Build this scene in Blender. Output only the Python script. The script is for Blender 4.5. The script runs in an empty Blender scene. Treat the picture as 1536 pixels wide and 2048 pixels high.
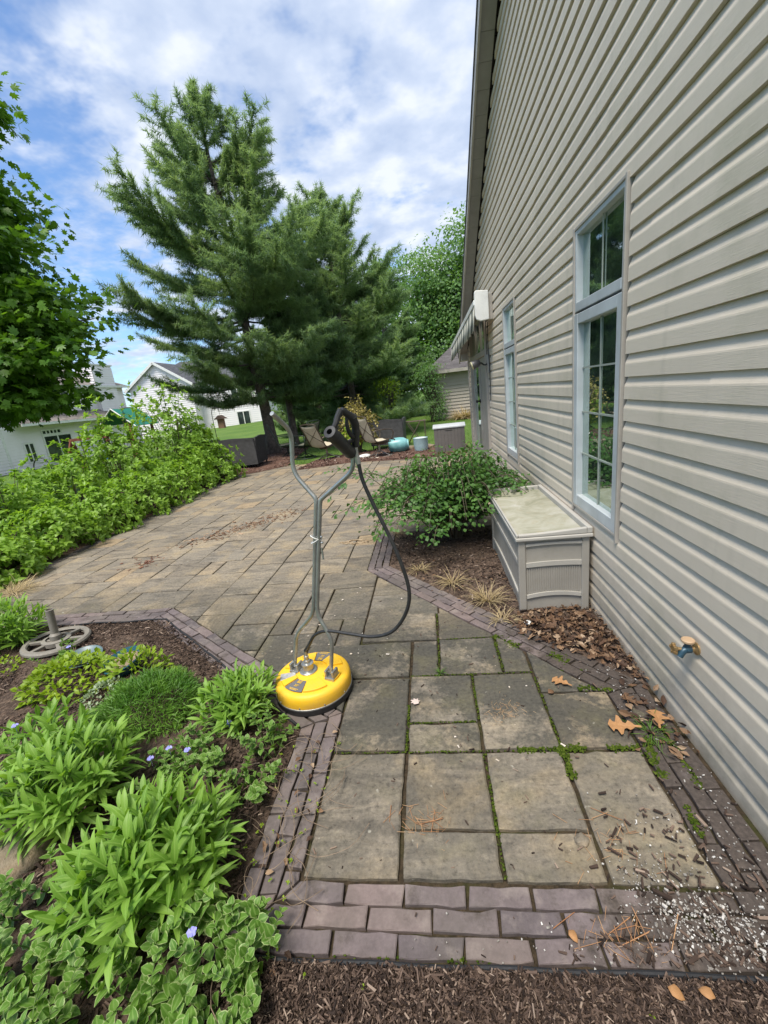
import bpy, bmesh, math, random
import numpy as np
from mathutils import Matrix, Vector

random.seed(7)
RNG = np.random.default_rng(11)
R = math.radians
S = bpy.context.scene
COL = S.collection

# ------------------------------------------------------------------ camera
EYE = 1.45
def set_camera():
    pitch, roll, yaw = R(15.374), R(6.740), R(7.160)
    d = np.array([0, math.cos(pitch), math.sin(pitch)])
    fw = np.array([0, -math.sin(pitch), math.cos(pitch)])
    h = math.cos(yaw) * fw + math.sin(yaw) * np.array([1., 0, 0])
    rm = np.array([[math.cos(roll), math.sin(roll), 0], [-math.sin(roll), math.cos(roll), 0], [0, 0, 1]])
    d = rm @ d; h = rm @ h
    n = np.cross(h, d)
    if n[0] < 0: n = -n
    m = np.array([n, h, -d])
    cam = bpy.data.cameras.new('camera')
    o = bpy.data.objects.new('camera', cam); COL.objects.link(o)
    cam.sensor_fit = 'HORIZONTAL'; cam.sensor_width = 36.0
    cam.lens = 36.0 * 850.0 / 1536.0
    cam.clip_start = 0.02; cam.clip_end = 2000
    mw = Matrix.Identity(4)
    for i in range(3):
        mw[i][0] = m[i, 0]; mw[i][1] = -m[i, 1]; mw[i][2] = -m[i, 2]; mw[i][3] = (0, 0, EYE)[i]
    o.matrix_world = mw
    S.camera = o
set_camera()

# ------------------------------------------------------------------ sky, sun, exposure
SUN_EL, SUN_AZ = R(66), R(203)      # azimuth clockwise from +Y
def set_light():
    w = bpy.data.worlds.new('World'); S.world = w; w.use_nodes = True
    nt = w.node_tree; nt.nodes.clear()
    N = nt.nodes.new; L = nt.links.new
    out = N('ShaderNodeOutputWorld'); bg = N('ShaderNodeBackground'); bg.inputs['Strength'].default_value = 0.115
    sky = N('ShaderNodeTexSky'); sky.sky_type = 'NISHITA'; sky.sun_disc = False
    sky.sun_elevation = SUN_EL; sky.sun_rotation = SUN_AZ; sky.air_density = 1.0; sky.dust_density = 0.6
    tc = N('ShaderNodeTexCoord'); sep = N('ShaderNodeSeparateXYZ'); L(tc.outputs['Generated'], sep.inputs[0])
    zz = N('ShaderNodeMath'); zz.operation = 'ADD'; zz.inputs[1].default_value = 0.16; L(sep.outputs[2], zz.inputs[0])
    zm = N('ShaderNodeMath'); zm.operation = 'MAXIMUM'; zm.inputs[1].default_value = 0.05; L(zz.outputs[0], zm.inputs[0])
    dx = N('ShaderNodeMath'); dx.operation = 'DIVIDE'; L(sep.outputs[0], dx.inputs[0]); L(zm.outputs[0], dx.inputs[1])
    dy = N('ShaderNodeMath'); dy.operation = 'DIVIDE'; L(sep.outputs[1], dy.inputs[0]); L(zm.outputs[0], dy.inputs[1])
    cb = N('ShaderNodeCombineXYZ'); L(dx.outputs[0], cb.inputs[0]); L(dy.outputs[0], cb.inputs[1])
    n1 = N('ShaderNodeTexNoise'); n1.inputs['Scale'].default_value = 2.3; n1.inputs['Detail'].default_value = 4
    n1.inputs['Roughness'].default_value = 0.55; n1.inputs['Distortion'].default_value = 0.15
    L(cb.outputs[0], n1.inputs['Vector'])
    n2 = N('ShaderNodeTexNoise'); n2.inputs['Scale'].default_value = 6.4; n2.inputs['Detail'].default_value = 4
    n2.inputs['Roughness'].default_value = 0.62; L(cb.outputs[0], n2.inputs['Vector'])
    # more open blue towards -X (left of the picture), more cover towards +X
    gx = N('ShaderNodeMapRange'); gx.inputs['From Min'].default_value = -0.85; gx.inputs['From Max'].default_value = 0.1
    gx.inputs['To Min'].default_value = -0.13; gx.inputs['To Max'].default_value = 0.20; L(sep.outputs[0], gx.inputs[0])
    s1 = N('ShaderNodeMath'); s1.operation = 'MULTIPLY_ADD'; s1.inputs[1].default_value = 0.60
    L(n2.outputs[0], s1.inputs[0]); L(n1.outputs[0], s1.inputs[2])
    s2 = N('ShaderNodeMath'); s2.operation = 'ADD'; L(s1.outputs[0], s2.inputs[0]); L(gx.outputs[0], s2.inputs[1])
    cov = N('ShaderNodeMapRange'); cov.interpolation_type = 'SMOOTHSTEP'
    cov.inputs['From Min'].default_value = 0.64; cov.inputs['From Max'].default_value = 0.94
    cov.inputs['To Min'].default_value = 0.05; cov.inputs['To Max'].default_value = 0.96
    L(s2.outputs[0], cov.inputs[0])
    # cloud brightness: thin white rims, blue-grey thick centres
    cr = N('ShaderNodeValToRGB'); e = cr.color_ramp.elements
    e[0].position = 0.34; e[0].color = (0.50, 0.60, 0.80, 1); e[1].position = 0.66; e[1].color = (0.84, 0.89, 0.98, 1)
    el = cr.color_ramp.elements.new(0.5); el.color = (0.62, 0.71, 0.88, 1)
    n3 = N('ShaderNodeTexNoise'); n3.inputs['Scale'].default_value = 6.5; n3.inputs['Detail'].default_value = 5
    n3.inputs['Roughness'].default_value = 0.5
    of = N('ShaderNodeVectorMath'); of.operation = 'ADD'; of.inputs[1].default_value = (3.1, 7.7, 0.4)
    L(cb.outputs[0], of.inputs[0]); L(of.outputs[0], n3.inputs['Vector']); L(n3.outputs[0], cr.inputs[0])
    cm = N('ShaderNodeVectorMath'); cm.operation = 'SCALE'; cm.inputs['Scale'].default_value = 5.1
    L(cr.outputs[0], cm.inputs[0])
    sk = N('ShaderNodeVectorMath'); sk.operation = 'MULTIPLY'; sk.inputs[1].default_value = (0.66, 0.84, 1.02)
    L(sky.outputs[0], sk.inputs[0])
    mix = N('ShaderNodeMix'); mix.data_type = 'RGBA'
    L(cov.outputs[0], mix.inputs[0]); L(sk.outputs[0], mix.inputs[6]); L(cm.outputs[0], mix.inputs[7])
    L(mix.outputs[2], bg.inputs[0]); L(bg.outputs[0], out.inputs[0])
    sun = bpy.data.lights.new('sun', 'SUN'); sun.energy = 2.9; sun.angle = R(22); sun.color = (1.0, 0.94, 0.84)
    so = bpy.data.objects.new('sun', sun); COL.objects.link(so)
    dirv = Vector((math.sin(SUN_AZ) * math.cos(SUN_EL), math.cos(SUN_AZ) * math.cos(SUN_EL), math.sin(SUN_EL)))
    so.rotation_euler = dirv.to_track_quat('Z', 'Y').to_euler(); so.location = dirv * 60
    vs = S.view_settings
    vs.view_transform = 'Standard'; vs.look = 'None'; vs.gamma = 1; vs.use_curve_mapping = False
    vs.exposure = 0.95
    S.cycles.max_bounces = 6; S.cycles.transparent_max_bounces = 6
    S.cycles.diffuse_bounces = 3; S.cycles.glossy_bounces = 3
    S.cycles.use_denoising = True
set_light()

# ------------------------------------------------------------------ materials
class Nodes:
    def __init__(self, name):
        self.m = bpy.data.materials.new(name); self.m.use_nodes = True
        self.t = self.m.node_tree; self.t.nodes.clear()
        self.out = self.n('ShaderNodeOutputMaterial')
    def n(self, kind, **kw):
        x = self.t.nodes.new(kind)
        for k, v in kw.items():
            if k in x.inputs: x.inputs[k].default_value = v
            else: setattr(x, k, v)
        return x
    def l(self, a, b): self.t.links.new(a, b)
    def noise(self, scale, detail=3, rough=0.55, vec=None, dist=0.0):
        x = self.n('ShaderNodeTexNoise', Scale=scale, Detail=detail, Roughness=rough, Distortion=dist)
        if vec is not None: self.l(vec, x.inputs['Vector'])
        return x.outputs[0]
    def ramp(self, fac, stops):
        x = self.n('ShaderNodeValToRGB'); els = x.color_ramp.elements
        while len(els) < len(stops): els.new(0.5)
        for e, (p, c) in zip(els, stops):
            e.position = p; e.color = (c[0], c[1], c[2], 1) if not isinstance(c, (int, float)) else (c, c, c, 1)
        self.l(fac, x.inputs[0]); return x.outputs[0]
    def mix(self, fac, a, b, mode='MIX'):
        x = self.n('ShaderNodeMix', data_type='RGBA', blend_type=mode)
        for s, v in ((0, fac), (6, a), (7, b)):
            if isinstance(v, (int, float)): x.inputs[s].default_value = v
            elif isinstance(v, tuple): x.inputs[s].default_value = (*v, 1)
            else: self.l(v, x.inputs[s])
        return x.outputs[2]
    def math(self, op, a, b=0.0, c=None):
        x = self.n('ShaderNodeMath', operation=op)
        for i, v in enumerate((a, b) if c is None else (a, b, c)):
            if isinstance(v, (int, float)): x.inputs[i].default_value = v
            else: self.l(v, x.inputs[i])
        return x.outputs[0]
    def coord(self, which='Object'): return self.n('ShaderNodeTexCoord').outputs[which]
    def pos(self): return self.n('ShaderNodeNewGeometry').outputs['Position']
    def island(self): return self.n('ShaderNodeNewGeometry').outputs['Random Per Island']
    def scale(self, vec, s):
        x = self.n('ShaderNodeMapping'); x.inputs['Scale'].default_value = s; self.l(vec, x.inputs[0]); return x.outputs[0]
    def bump(self, h, strength=0.3, dist=0.01):
        x = self.n('ShaderNodeBump', Strength=strength, Distance=dist); self.l(h, x.inputs['Height']); return x.outputs[0]
    def bsdf(self, col, rough=0.6, metal=0.0, normal=None, spec=0.5, coat=0.0):
        p = self.n('ShaderNodeBsdfPrincipled')
        for k, v in (('Base Color', col), ('Roughness', rough), ('Metallic', metal), ('Specular IOR Level', spec), ('Coat Weight', coat)):
            if isinstance(v, (int, float)): p.inputs[k].default_value = v
            elif isinstance(v, tuple): p.inputs[k].default_value = (*v, 1)
            else: self.l(v, p.inputs[k])
        if normal is not None: self.l(normal, p.inputs['Normal'])
        return p.outputs[0]
    def done(self, sh): self.l(sh, self.out.inputs[0]); return self.m

def mat_plain(name, col, rough=0.55, metal=0.0, var=0.12, scale=9.0, spec=0.5, bump=0.0, dirt=None):
    k = Nodes(name); p = k.coord()
    n = k.noise(scale, 5, 0.6, p)
    lo = tuple(c * (1 - var) for c in col); hi = tuple(min(1, c * (1 + var)) for c in col)
    c = k.ramp(n, [(0.3, lo), (0.7, hi)])
    if dirt:
        d = k.ramp(k.noise(scale * 0.6, 6, 0.7, p), [(0.52, 0.0), (0.75, 1.0)])
        c = k.mix(k.math('MULTIPLY', d, dirt[1]), c, dirt[0])
    rr = k.ramp(k.noise(scale * 2.3, 4, 0.6, p), [(0.3, max(0.02, rough - 0.1)), (0.7, min(1, rough + 0.1))])
    nm = k.bump(k.noise(scale * 14, 3, 0.6, p), bump, 0.004) if bump else None
    return k.done(k.bsdf(c, rr, metal, nm, spec))

def mat_leaf(name, dark, light, trans=0.35, rough=0.45, rib=None, edge=None, patch=2.0, spec=0.4, glow=(1.25, 1.25, 0.55)):
    """leaf: random tint per leaf, paler midrib, optional pale margin; light shines through it"""
    k = Nodes(name)
    uv = k.n('ShaderNodeSeparateXYZ'); k.l(k.coord('UV'), uv.inputs[0])
    r = k.island()
    c = k.ramp(r, [(0.0, dark), (0.55, tuple((a + b) / 2 for a, b in zip(dark, light))), (1.0, light)])
    big = k.noise(patch, 2, 0.5, k.coord())
    c = k.mix(0.55, c, k.ramp(big, [(0.35, dark), (0.65, light)]))
    au = k.math('ABSOLUTE', k.math('MULTIPLY_ADD', uv.outputs[0], 2.0, -1.0))
    if rib: c = k.mix(k.math('MULTIPLY', k.math('LESS_THAN', au, 0.16), 0.65), c, rib)
    if edge:
        e = k.math('ADD', au, k.math('MULTIPLY', k.math('SUBTRACT', k.noise(90, 2, 0.5, k.coord()), 0.5), 0.5))
        c = k.mix(k.math('MULTIPLY', k.math('GREATER_THAN', e, 0.82), 0.85), c, edge)
    p = k.bsdf(c, rough, 0.0, None, spec)
    if trans <= 0: return k.done(p)
    t = k.n('ShaderNodeBsdfTranslucent'); k.l(k.mix(1.0, c, glow, 'MULTIPLY'), t.inputs[0])
    mx = k.n('ShaderNodeMixShader'); mx.inputs[0].default_value = trans
    k.l(p, mx.inputs[1]); k.l(t.outputs[0], mx.inputs[2])
    return k.done(mx.outputs[0])

# ------------------------------------------------------------------ geometry helpers
class Geo:
    """collects shapes, builds ONE mesh object"""
    def __init__(self): self.v = []; self.f = []; self.uv = []; self.n = 0; self.mi = []; self.cur = 0
    def add(self, V, F, uv=None):
        V = np.asarray(V, float).reshape(-1, 3)
        for f in F:
            f = np.asarray(f, np.int64)
            self.f.append(f + self.n); self.mi.append(np.full(len(f), self.cur))
        self.v.append(V); self.uv.append(np.zeros((len(V), 2)) if uv is None else np.asarray(uv, float).reshape(-1, 2))
        self.n += len(V); return self
    def box(self, x0, x1, y0, y1, z0, z1, M=None):
        V = np.array([(x, y, z) for z in (z0, z1) for y in (y0, y1) for x in (x0, x1)], float)
        if M is not None: V = V @ np.array(M.to_3x3()).T + np.array(M.translation)
        return self.add(V, [[(0, 2, 3, 1), (4, 5, 7, 6), (0, 1, 5, 4), (2, 6, 7, 3), (0, 4, 6, 2), (1, 3, 7, 5)]])
    def beam(self, a, b, w, h, up=(0, 0, 1)):
        a = Vector(a); b = Vector(b); d = (b - a); L = d.length; d.normalize()
        s = d.cross(Vector(up)); s.normalize(); u = s.cross(d)
        M = Matrix((( d.x, s.x, u.x, a.x), (d.y, s.y, u.y, a.y), (d.z, s.z, u.z, a.z), (0, 0, 0, 1)))
        return self.box(0, L, -w / 2, w / 2, -h / 2, h / 2, M)
    def tube(self, pts, r, seg=10, cap=True):
        P = np.asarray(pts, float); n = len(P)
        rr = np.full(n, r) if np.isscalar(r) else np.asarray(r, float)
        T = np.gradient(P, axis=0); T /= np.linalg.norm(T, axis=1)[:, None] + 1e-12
        ref = np.array([0, 0, 1.]) if abs(T[0, 2]) < 0.9 else np.array([1., 0, 0])
        U = np.cross(T[0], ref); U /= np.linalg.norm(U); Us = [U]
        for i in range(1, n):
            U = Us[-1] - T[i] * (Us[-1] @ T[i]); U /= np.linalg.norm(U) + 1e-12; Us.append(U)
        Us = np.array(Us); Vs = np.cross(T, Us)
        a = np.linspace(0, 2 * np.pi, seg, endpoint=False)
        V = P[:, None] + rr[:, None, None] * (np.cos(a)[None, :, None] * Us[:, None] + np.sin(a)[None, :, None] * Vs[:, None])
        i, j = np.meshgrid(np.arange(n - 1), np.arange(seg), indexing='ij'); j2 = (j + 1) % seg
        F = [np.stack([i * seg + j, i * seg + j2, (i + 1) * seg + j2, (i + 1) * seg + j], -1).reshape(-1, 4)]
        if cap: F += [np.array([list(range(seg))[::-1]]), np.array([list(range((n - 1) * seg, n * seg))])]
        return self.add(V, F)
    def lathe(self, prof, c=(0, 0, 0), seg=40, M=None, cap=True):
        pr = np.asarray(prof, float); n = len(pr); a = np.linspace(0, 2 * np.pi, seg, endpoint=False)
        V = np.stack([pr[:, 0][:, None] * np.cos(a), pr[:, 0][:, None] * np.sin(a), np.repeat(pr[:, 1][:, None], seg, 1)], -1).reshape(-1, 3)
        if M is not None: V = V @ np.array(M.to_3x3()).T + np.array(M.translation)
        V = V + np.asarray(c, float)
        i, j = np.meshgrid(np.arange(n - 1), np.arange(seg), indexing='ij'); j2 = (j + 1) % seg
        F = [np.stack([i * seg + j, i * seg + j2, (i + 1) * seg + j2, (i + 1) * seg + j], -1).reshape(-1, 4)]
        if cap:
            F += [np.array([list(range(seg))[::-1]]), np.array([list(range((n - 1) * seg, n * seg))])]
        return self.add(V, F)
    def prism(self, poly, z0, z1):
        """vertical prism on an (x,y) outline"""
        p = np.asarray(poly, float); n = len(p)
        if np.sum(p[:, 0] * np.roll(p[:, 1], -1) - np.roll(p[:, 0], -1) * p[:, 1]) < 0: p = p[::-1]
        V = np.vstack([np.c_[p, np.full(n, z0)], np.c_[p, np.full(n, z1)]])
        i = np.arange(n); j = (i + 1) % n
        return self.add(V, [np.stack([i, j, j + n, i + n], -1), np.array([list(range(n - 1, -1, -1))]), np.array([list(range(n, 2 * n))])])
    def extrude_poly(self, poly3, off):
        """planar polygon of 3D points given thickness by the vector off"""
        p = np.asarray(poly3, float); n = len(p)
        V = np.vstack([p, p + np.asarray(off, float)]); i = np.arange(n); j = (i + 1) % n
        return self.add(V, [np.stack([i, j, j + n, i + n], -1), np.array([list(range(n - 1, -1, -1))]), np.array([list(range(n, 2 * n))])])
    def mesh(self, name):
        m = bpy.data.meshes.new(name)
        V = np.vstack(self.v); m.vertices.add(len(V)); m.vertices.foreach_set('co', V.ravel())
        sizes = np.concatenate([np.full(len(f), f.shape[1]) for f in self.f]); loops = np.concatenate([f.ravel() for f in self.f])
        st = np.concatenate([[0], np.cumsum(sizes)[:-1]])
        m.loops.add(len(loops)); m.loops.foreach_set('vertex_index', loops.astype(np.int32))
        m.polygons.add(len(sizes)); m.polygons.foreach_set('loop_start', st.astype(np.int32)); m.polygons.foreach_set('loop_total', sizes.astype(np.int32))
        mi = np.concatenate(self.mi)
        if mi.max() > 0: m.polygons.foreach_set('material_index', mi.astype(np.int32))
        U = np.vstack(self.uv)
        if U.any():
            l = m.uv_layers.new(name='UVMap'); l.data.foreach_set('uv', U[loops].ravel())
        m.update(calc_edges=True); m.validate()
        return m
    def build(self, name, mat, parent=None, bevel=0.0, smooth=False, seg=2, recalc=False):
        m = self.mesh(name)
        for x in (mat if isinstance(mat, (list, tuple)) else [mat]): m.materials.append(x)
        if recalc:
            b = bmesh.new(); b.from_mesh(m); bmesh.ops.recalc_face_normals(b, faces=b.faces); b.to_mesh(m); b.free()
        m.polygons.foreach_set('use_smooth', np.full(len(m.polygons), bool(smooth)))
        if smooth:
            if smooth == 'auto': m.set_sharp_from_angle(angle=R(35))
        o = bpy.data.objects.new(name, m); COL.objects.link(o)
        if parent is not None: o.parent = parent
        if bevel:
            b = o.modifiers.new('bevel', 'BEVEL'); b.width = bevel; b.segments = seg; b.limit_method = 'ANGLE'; b.angle_limit = R(40)
        return o

def empty(name, loc=(0, 0, 0), rz=0.0):
    o = bpy.data.objects.new(name, None); COL.objects.link(o); o.location = loc; o.rotation_euler = (0, 0, rz)
    o.empty_display_size = 0.2; return o
def tag(o, label, cat, group=None):
    o['label'] = label; o['category'] = cat
    if group: o['group'] = group
    return o
def thing(name, label, cat, loc=(0, 0, 0), rz=0.0, group=None): return tag(empty(name, loc, rz), label, cat, group)
def struct(o, kind='structure'): o['kind'] = kind; return o
def dup(o, label, loc=None, rz=None, group=None):
    r = o.copy(); COL.objects.link(r)
    for ch in list(o.children):
        c = ch.copy(); COL.objects.link(c); c.parent = r
        for g in list(ch.children):
            d = g.copy(); COL.objects.link(d); d.parent = c
    r['label'] = label
    if group: r['group'] = group
    if loc is not None: r.location = loc
    if rz is not None: r.rotation_euler = (0, 0, rz)
    return r

def unit(v): return v / (np.linalg.norm(v, axis=-1, keepdims=True) + 1e-12)

def bez(pts, n=40):
    """Catmull-Rom curve through points"""
    P = np.asarray(pts, float); P = np.vstack([2 * P[0] - P[1], P, 2 * P[-1] - P[-2]]); k = len(P) - 3
    out = []
    for t in np.linspace(0, k - 1e-6, n):
        i = int(t); u = t - i; a, b, c, d = P[i:i + 4]
        out.append(0.5 * ((2 * b) + (c - a) * u + (2 * a - 5 * b + 4 * c - d) * u * u + (3 * b - a - 3 * c + d) * u ** 3))
    return np.array(out)
def fillet(pts, r=0.05, n=5):
    """polyline with rounded bends"""
    P = [np.asarray(p, float) for p in pts]; out = [P[0]]
    for a, b, c in zip(P[:-2], P[1:-1], P[2:]):
        d1 = unit(a - b); d2 = unit(c - b); q = min(r, 0.45 * np.linalg.norm(a - b), 0.45 * np.linalg.norm(c - b))
        p0 = b + d1 * q; p2 = b + d2 * q
        for t in np.linspace(0, 1, n): out.append((1 - t) ** 2 * p0 + 2 * t * (1 - t) * b + t * t * p2)
    out.append(P[-1]); return np.array(out)

_ok = ([0, .08, .16, .24, .30, .38, .46, .54, .62, .70, .78, .86, .93, 1], [.06, .10, .08, .34, .46, .20, .30, .82, .95, .34, .42, .78, .34, .02])
PROFILE = {'oak': lambda t: np.interp(t, *_ok),
           'lance': lambda t: np.sin(np.pi * np.clip(t, 0, 1) ** 0.75) ** 0.9,
           'blade': lambda t: np.clip(np.minimum(0.55 + 2 * t, 1.25 * (1 - t) ** 0.55), 0, 1),
           'ovate': lambda t: np.sin(np.pi * np.clip(t, 0, 1) ** 0.62) ** 0.75,
           'ell': lambda t: np.sin(np.pi * np.clip(t, 0, 1)) ** 0.7}
def leaves(geo, P, D, U, L, W, shape='lance', nseg=3, fold=0.25, droop=0.2):
    """a curved, folded leaf at each P growing along D, upper side towards U"""
    P = np.asarray(P, float); n = len(P)
    if n == 0: return geo
    D = unit(np.asarray(D, float)); U = np.asarray(U, float); U = unit(U - D * np.sum(U * D, 1, keepdims=True)); Sd = np.cross(D, U)
    L = np.broadcast_to(np.asarray(L, float), (n,)); W = np.broadcast_to(np.asarray(W, float), (n,)); dr = np.broadcast_to(np.asarray(droop, float), (n,))
    t = np.linspace(0, 1, nseg + 1); w = np.array(PROFILE[shape](t)); w[-1] = 0.02; w[0] = max(w[0], 0.08)
    mid = P[:, None] + D[:, None] * (L[:, None] * (t * (1 - 0.25 * t))[None, :] )[..., None] - U[:, None] * ((dr * L)[:, None] * (t ** 2)[None])[..., None]
    half = 0.5 * W[:, None] * w[None]
    le = mid - Sd[:, None] * half[..., None] + U[:, None] * (fold * half)[..., None]
    ri = mid + Sd[:, None] * half[..., None] + U[:, None] * (fold * half)[..., None]
    V = np.stack([le, mid, ri], 2).reshape(n, -1, 3); m = 3 * (nseg + 1)
    uv = np.stack([np.stack([np.zeros_like(t), t], 1), np.stack([np.full_like(t, 0.5), t], 1), np.stack([np.ones_like(t), t], 1)], 1).reshape(-1, 2)
    f = []
    for i in range(nseg):
        a = 3 * i; f += [(a, a + 1, a + 4, a + 3), (a + 1, a + 2, a + 5, a + 4)]
    F = (np.array(f)[None] + (np.arange(n) * m)[:, None, None]).reshape(-1, 4)
    return geo.add(V, [F], np.tile(uv, (n, 1)))

def lobed(geo, P, D, U, L, lobes, curl=0.15):
    """flat lobed leaves (fans): lobes = outline of (angle, radius)"""
    P = np.asarray(P, float); n = len(P); D = unit(np.asarray(D, float)); U = np.asarray(U, float)
    U = unit(U - D * np.sum(U * D, 1, keepdims=True)); Sd = np.cross(D, U); L = np.broadcast_to(np.asarray(L, float), (n,))
    a = np.array([x[0] for x in lobes]); r = np.array([x[1] for x in lobes]); k = len(a)
    x = r * np.sin(a); y = r * np.cos(a) + 0.45
    V = P[:, None] + (L[:, None, None]) * (Sd[:, None] * x[None, :, None] + D[:, None] * y[None, :, None] - U[:, None] * (curl * r ** 2)[None, :, None])
    cn = P + D * (0.45 * L)[:, None]
    V = np.concatenate([cn[:, None], V], 1)
    i = np.arange(k); f = np.stack([np.zeros(k, int), 1 + i, 1 + (i + 1) % k], -1)
    F = (f[None] + (np.arange(n) * (k + 1))[:, None, None]).reshape(-1, 3)
    uv = np.vstack([[0.5, 0.5], np.c_[0.5 + 0.5 * x, y]])
    return geo.add(V, [F], np.tile(uv, (n, 1)))
_ma = [0, .22, .42, .62, .85, 1.15, 1.5, 1.9, 2.3, 2.75]
_mr = [.64, .42, .34, .58, .54, .31, .50, .28, .38, .33]
MAPLE = [(a, r) for a, r in zip(_ma, _mr)] + [(-a, r) for a, r in list(zip(_ma, _mr))[:0:-1]]
_oa = [0, .18, .36, .55, .85, 1.1, 1.45, 1.8, 2.2, 2.7]
_or = [.75, .34, .62, .26, .55, .22, .46, .16, .30, .20]
OAK = [(a, r) for a, r in zip(_oa, _or)] + [(-a, r) for a, r in list(zip(_oa, _or))[:0:-1]]
def rand_unit(n, rng=RNG): return unit(rng.normal(size=(n, 3)))
# ------------------------------------------------------------------ setting: ground, patio, brick edging, mulch beds
def terrain_z(x, y):
    x = np.asarray(x, float); y = np.asarray(y, float)
    z = -0.03 - 0.030 * np.clip(-7 - x, 0, 24) + 0.035 * np.clip(y - 24, 0, 40)
    return z + 0.03 * np.sin(x * .5 + 1) * np.sin(y * .37) * np.clip((y - 10) / 6, 0, 1)

def mat_lawn():
    k = Nodes('lawn_grass_soil'); p = k.pos()
    a = k.noise(0.5, 4, 0.6, p); b = k.noise(14, 5, 0.7, p); c = k.noise(70, 3, 0.7, p)
    col = k.ramp(b, [(0.3, (0.045, 0.095, 0.016)), (0.7, (0.115, 0.20, 0.035))])
    col = k.mix(0.45, col, k.ramp(a, [(0.35, (0.06, 0.125, 0.02)), (0.7, (0.16, 0.235, 0.05))]))
    return k.done(k.bsdf(col, 0.85, 0, k.bump(c, 0.8, 0.03), 0.2))
def build_ground():
    xs = np.unique(np.r_[np.linspace(-160, -30, 24), np.linspace(-30, 12, 64), np.linspace(12, 160, 24)])
    ys = np.unique(np.r_[np.linspace(-60, -2, 12), np.linspace(-2, 45, 64), np.linspace(45, 400, 24)])
    X, Yy = np.meshgrid(xs, ys); Z = terrain_z(X, Yy); n, m = X.shape
    i, j = np.meshgrid(np.arange(n - 1), np.arange(m - 1), indexing='ij'); q = i * m + j
    g = Geo().add(np.stack([X, Yy, Z], -1), [np.stack([q, q + 1, q + m + 1, q + m], -1).reshape(-1, 4)])
    struct(g.build('lawn', mat_lawn(), smooth=True))
build_ground()

def clip_half(poly, a, b):
    """keep the part of a convex polygon left of the line a->b"""
    a = np.asarray(a, float); b = np.asarray(b, float); d = b - a
    s = [d[0] * (p[1] - a[1]) - d[1] * (p[0] - a[0]) for p in poly]; out = []
    for i in range(len(poly)):
        j = (i + 1) % len(poly)
        if s[i] >= 0: out.append(poly[i])
        if (s[i] >= 0) != (s[j] >= 0):
            t = s[i] / (s[i] - s[j]); out.append(poly[i] + t * (poly[j] - poly[i]))
    return out
def area(p):
    p = np.asarray(p); return 0.5 * abs(np.sum(p[:, 0] * np.roll(p[:, 1], -1) - np.roll(p[:, 0], -1) * p[:, 1])) if len(p) > 2 else 0
def inset(poly, g):
    out = list(poly); n = len(poly)
    for i in range(n):
        a, b = poly[i], poly[(i + 1) % n]; d = b - a; L = np.linalg.norm(d)
        if L < 1e-5: continue
        nn = np.array([-d[1], d[0]]) / L
        out = clip_half(out, a + nn * g, b + nn * g)
        if len(out) < 3: return []
    return out
def paver(geo, poly, gap, top, cham=0.005, tilt=0.0012, wob=0.0):
    poly = [np.asarray(p, float) for p in poly]
    o = inset(poly, gap / 2)
    if len(o) < 3 or area(o) < 2e-4: return
    t = inset(o, cham)
    if len(t) != len(o): cc = np.mean(o, 0); t = [p + (cc - p) / np.linalg.norm(cc - p) * min(cham * 1.3, .4 * np.linalg.norm(cc - p)) for p in o]
    if wob:
        # worn, slightly wavy edges: split every side and jitter
        def wav(r, amp):
            q = []
            for i in range(len(r)):
                a, b = r[i], r[(i + 1) % len(r)]; k = max(1, int(np.linalg.norm(b - a) / 0.04))
                for s in range(k): q.append(a + (b - a) * s / k)
            return q
        o2 = wav(o, wob); k = len(o2); jit = RNG.normal(0, wob, (k, 2)); cen = np.mean(o2, 0)
        o = [p + j for p, j in zip(o2, jit)]
        t = [p + (cen - p) / np.linalg.norm(cen - p) * cham * 1.2 + j for p, j in zip(o2, jit)]
    n = len(o); c = np.mean(o, 0); sx, sy = RNG.normal(0, tilt, 2) / 0.15; dz = RNG.normal(0, tilt)
    zt = [top + dz + sx * (p[0] - c[0]) + sy * (p[1] - c[1]) for p in t]
    V = [(*p, -0.04) for p in o] + [(*p, z - cham * 0.8) for p, z in zip(o, zt)] + [(*p, z) for p, z in zip(t, zt)]
    i = np.arange(n); j = (i + 1) % n
    geo.add(V, [np.stack([i, j, j + n, i + n], -1), np.stack([i + n, j + n, j + 2 * n, i + 2 * n], -1), np.array([list(range(2 * n, 3 * n))])])

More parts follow.
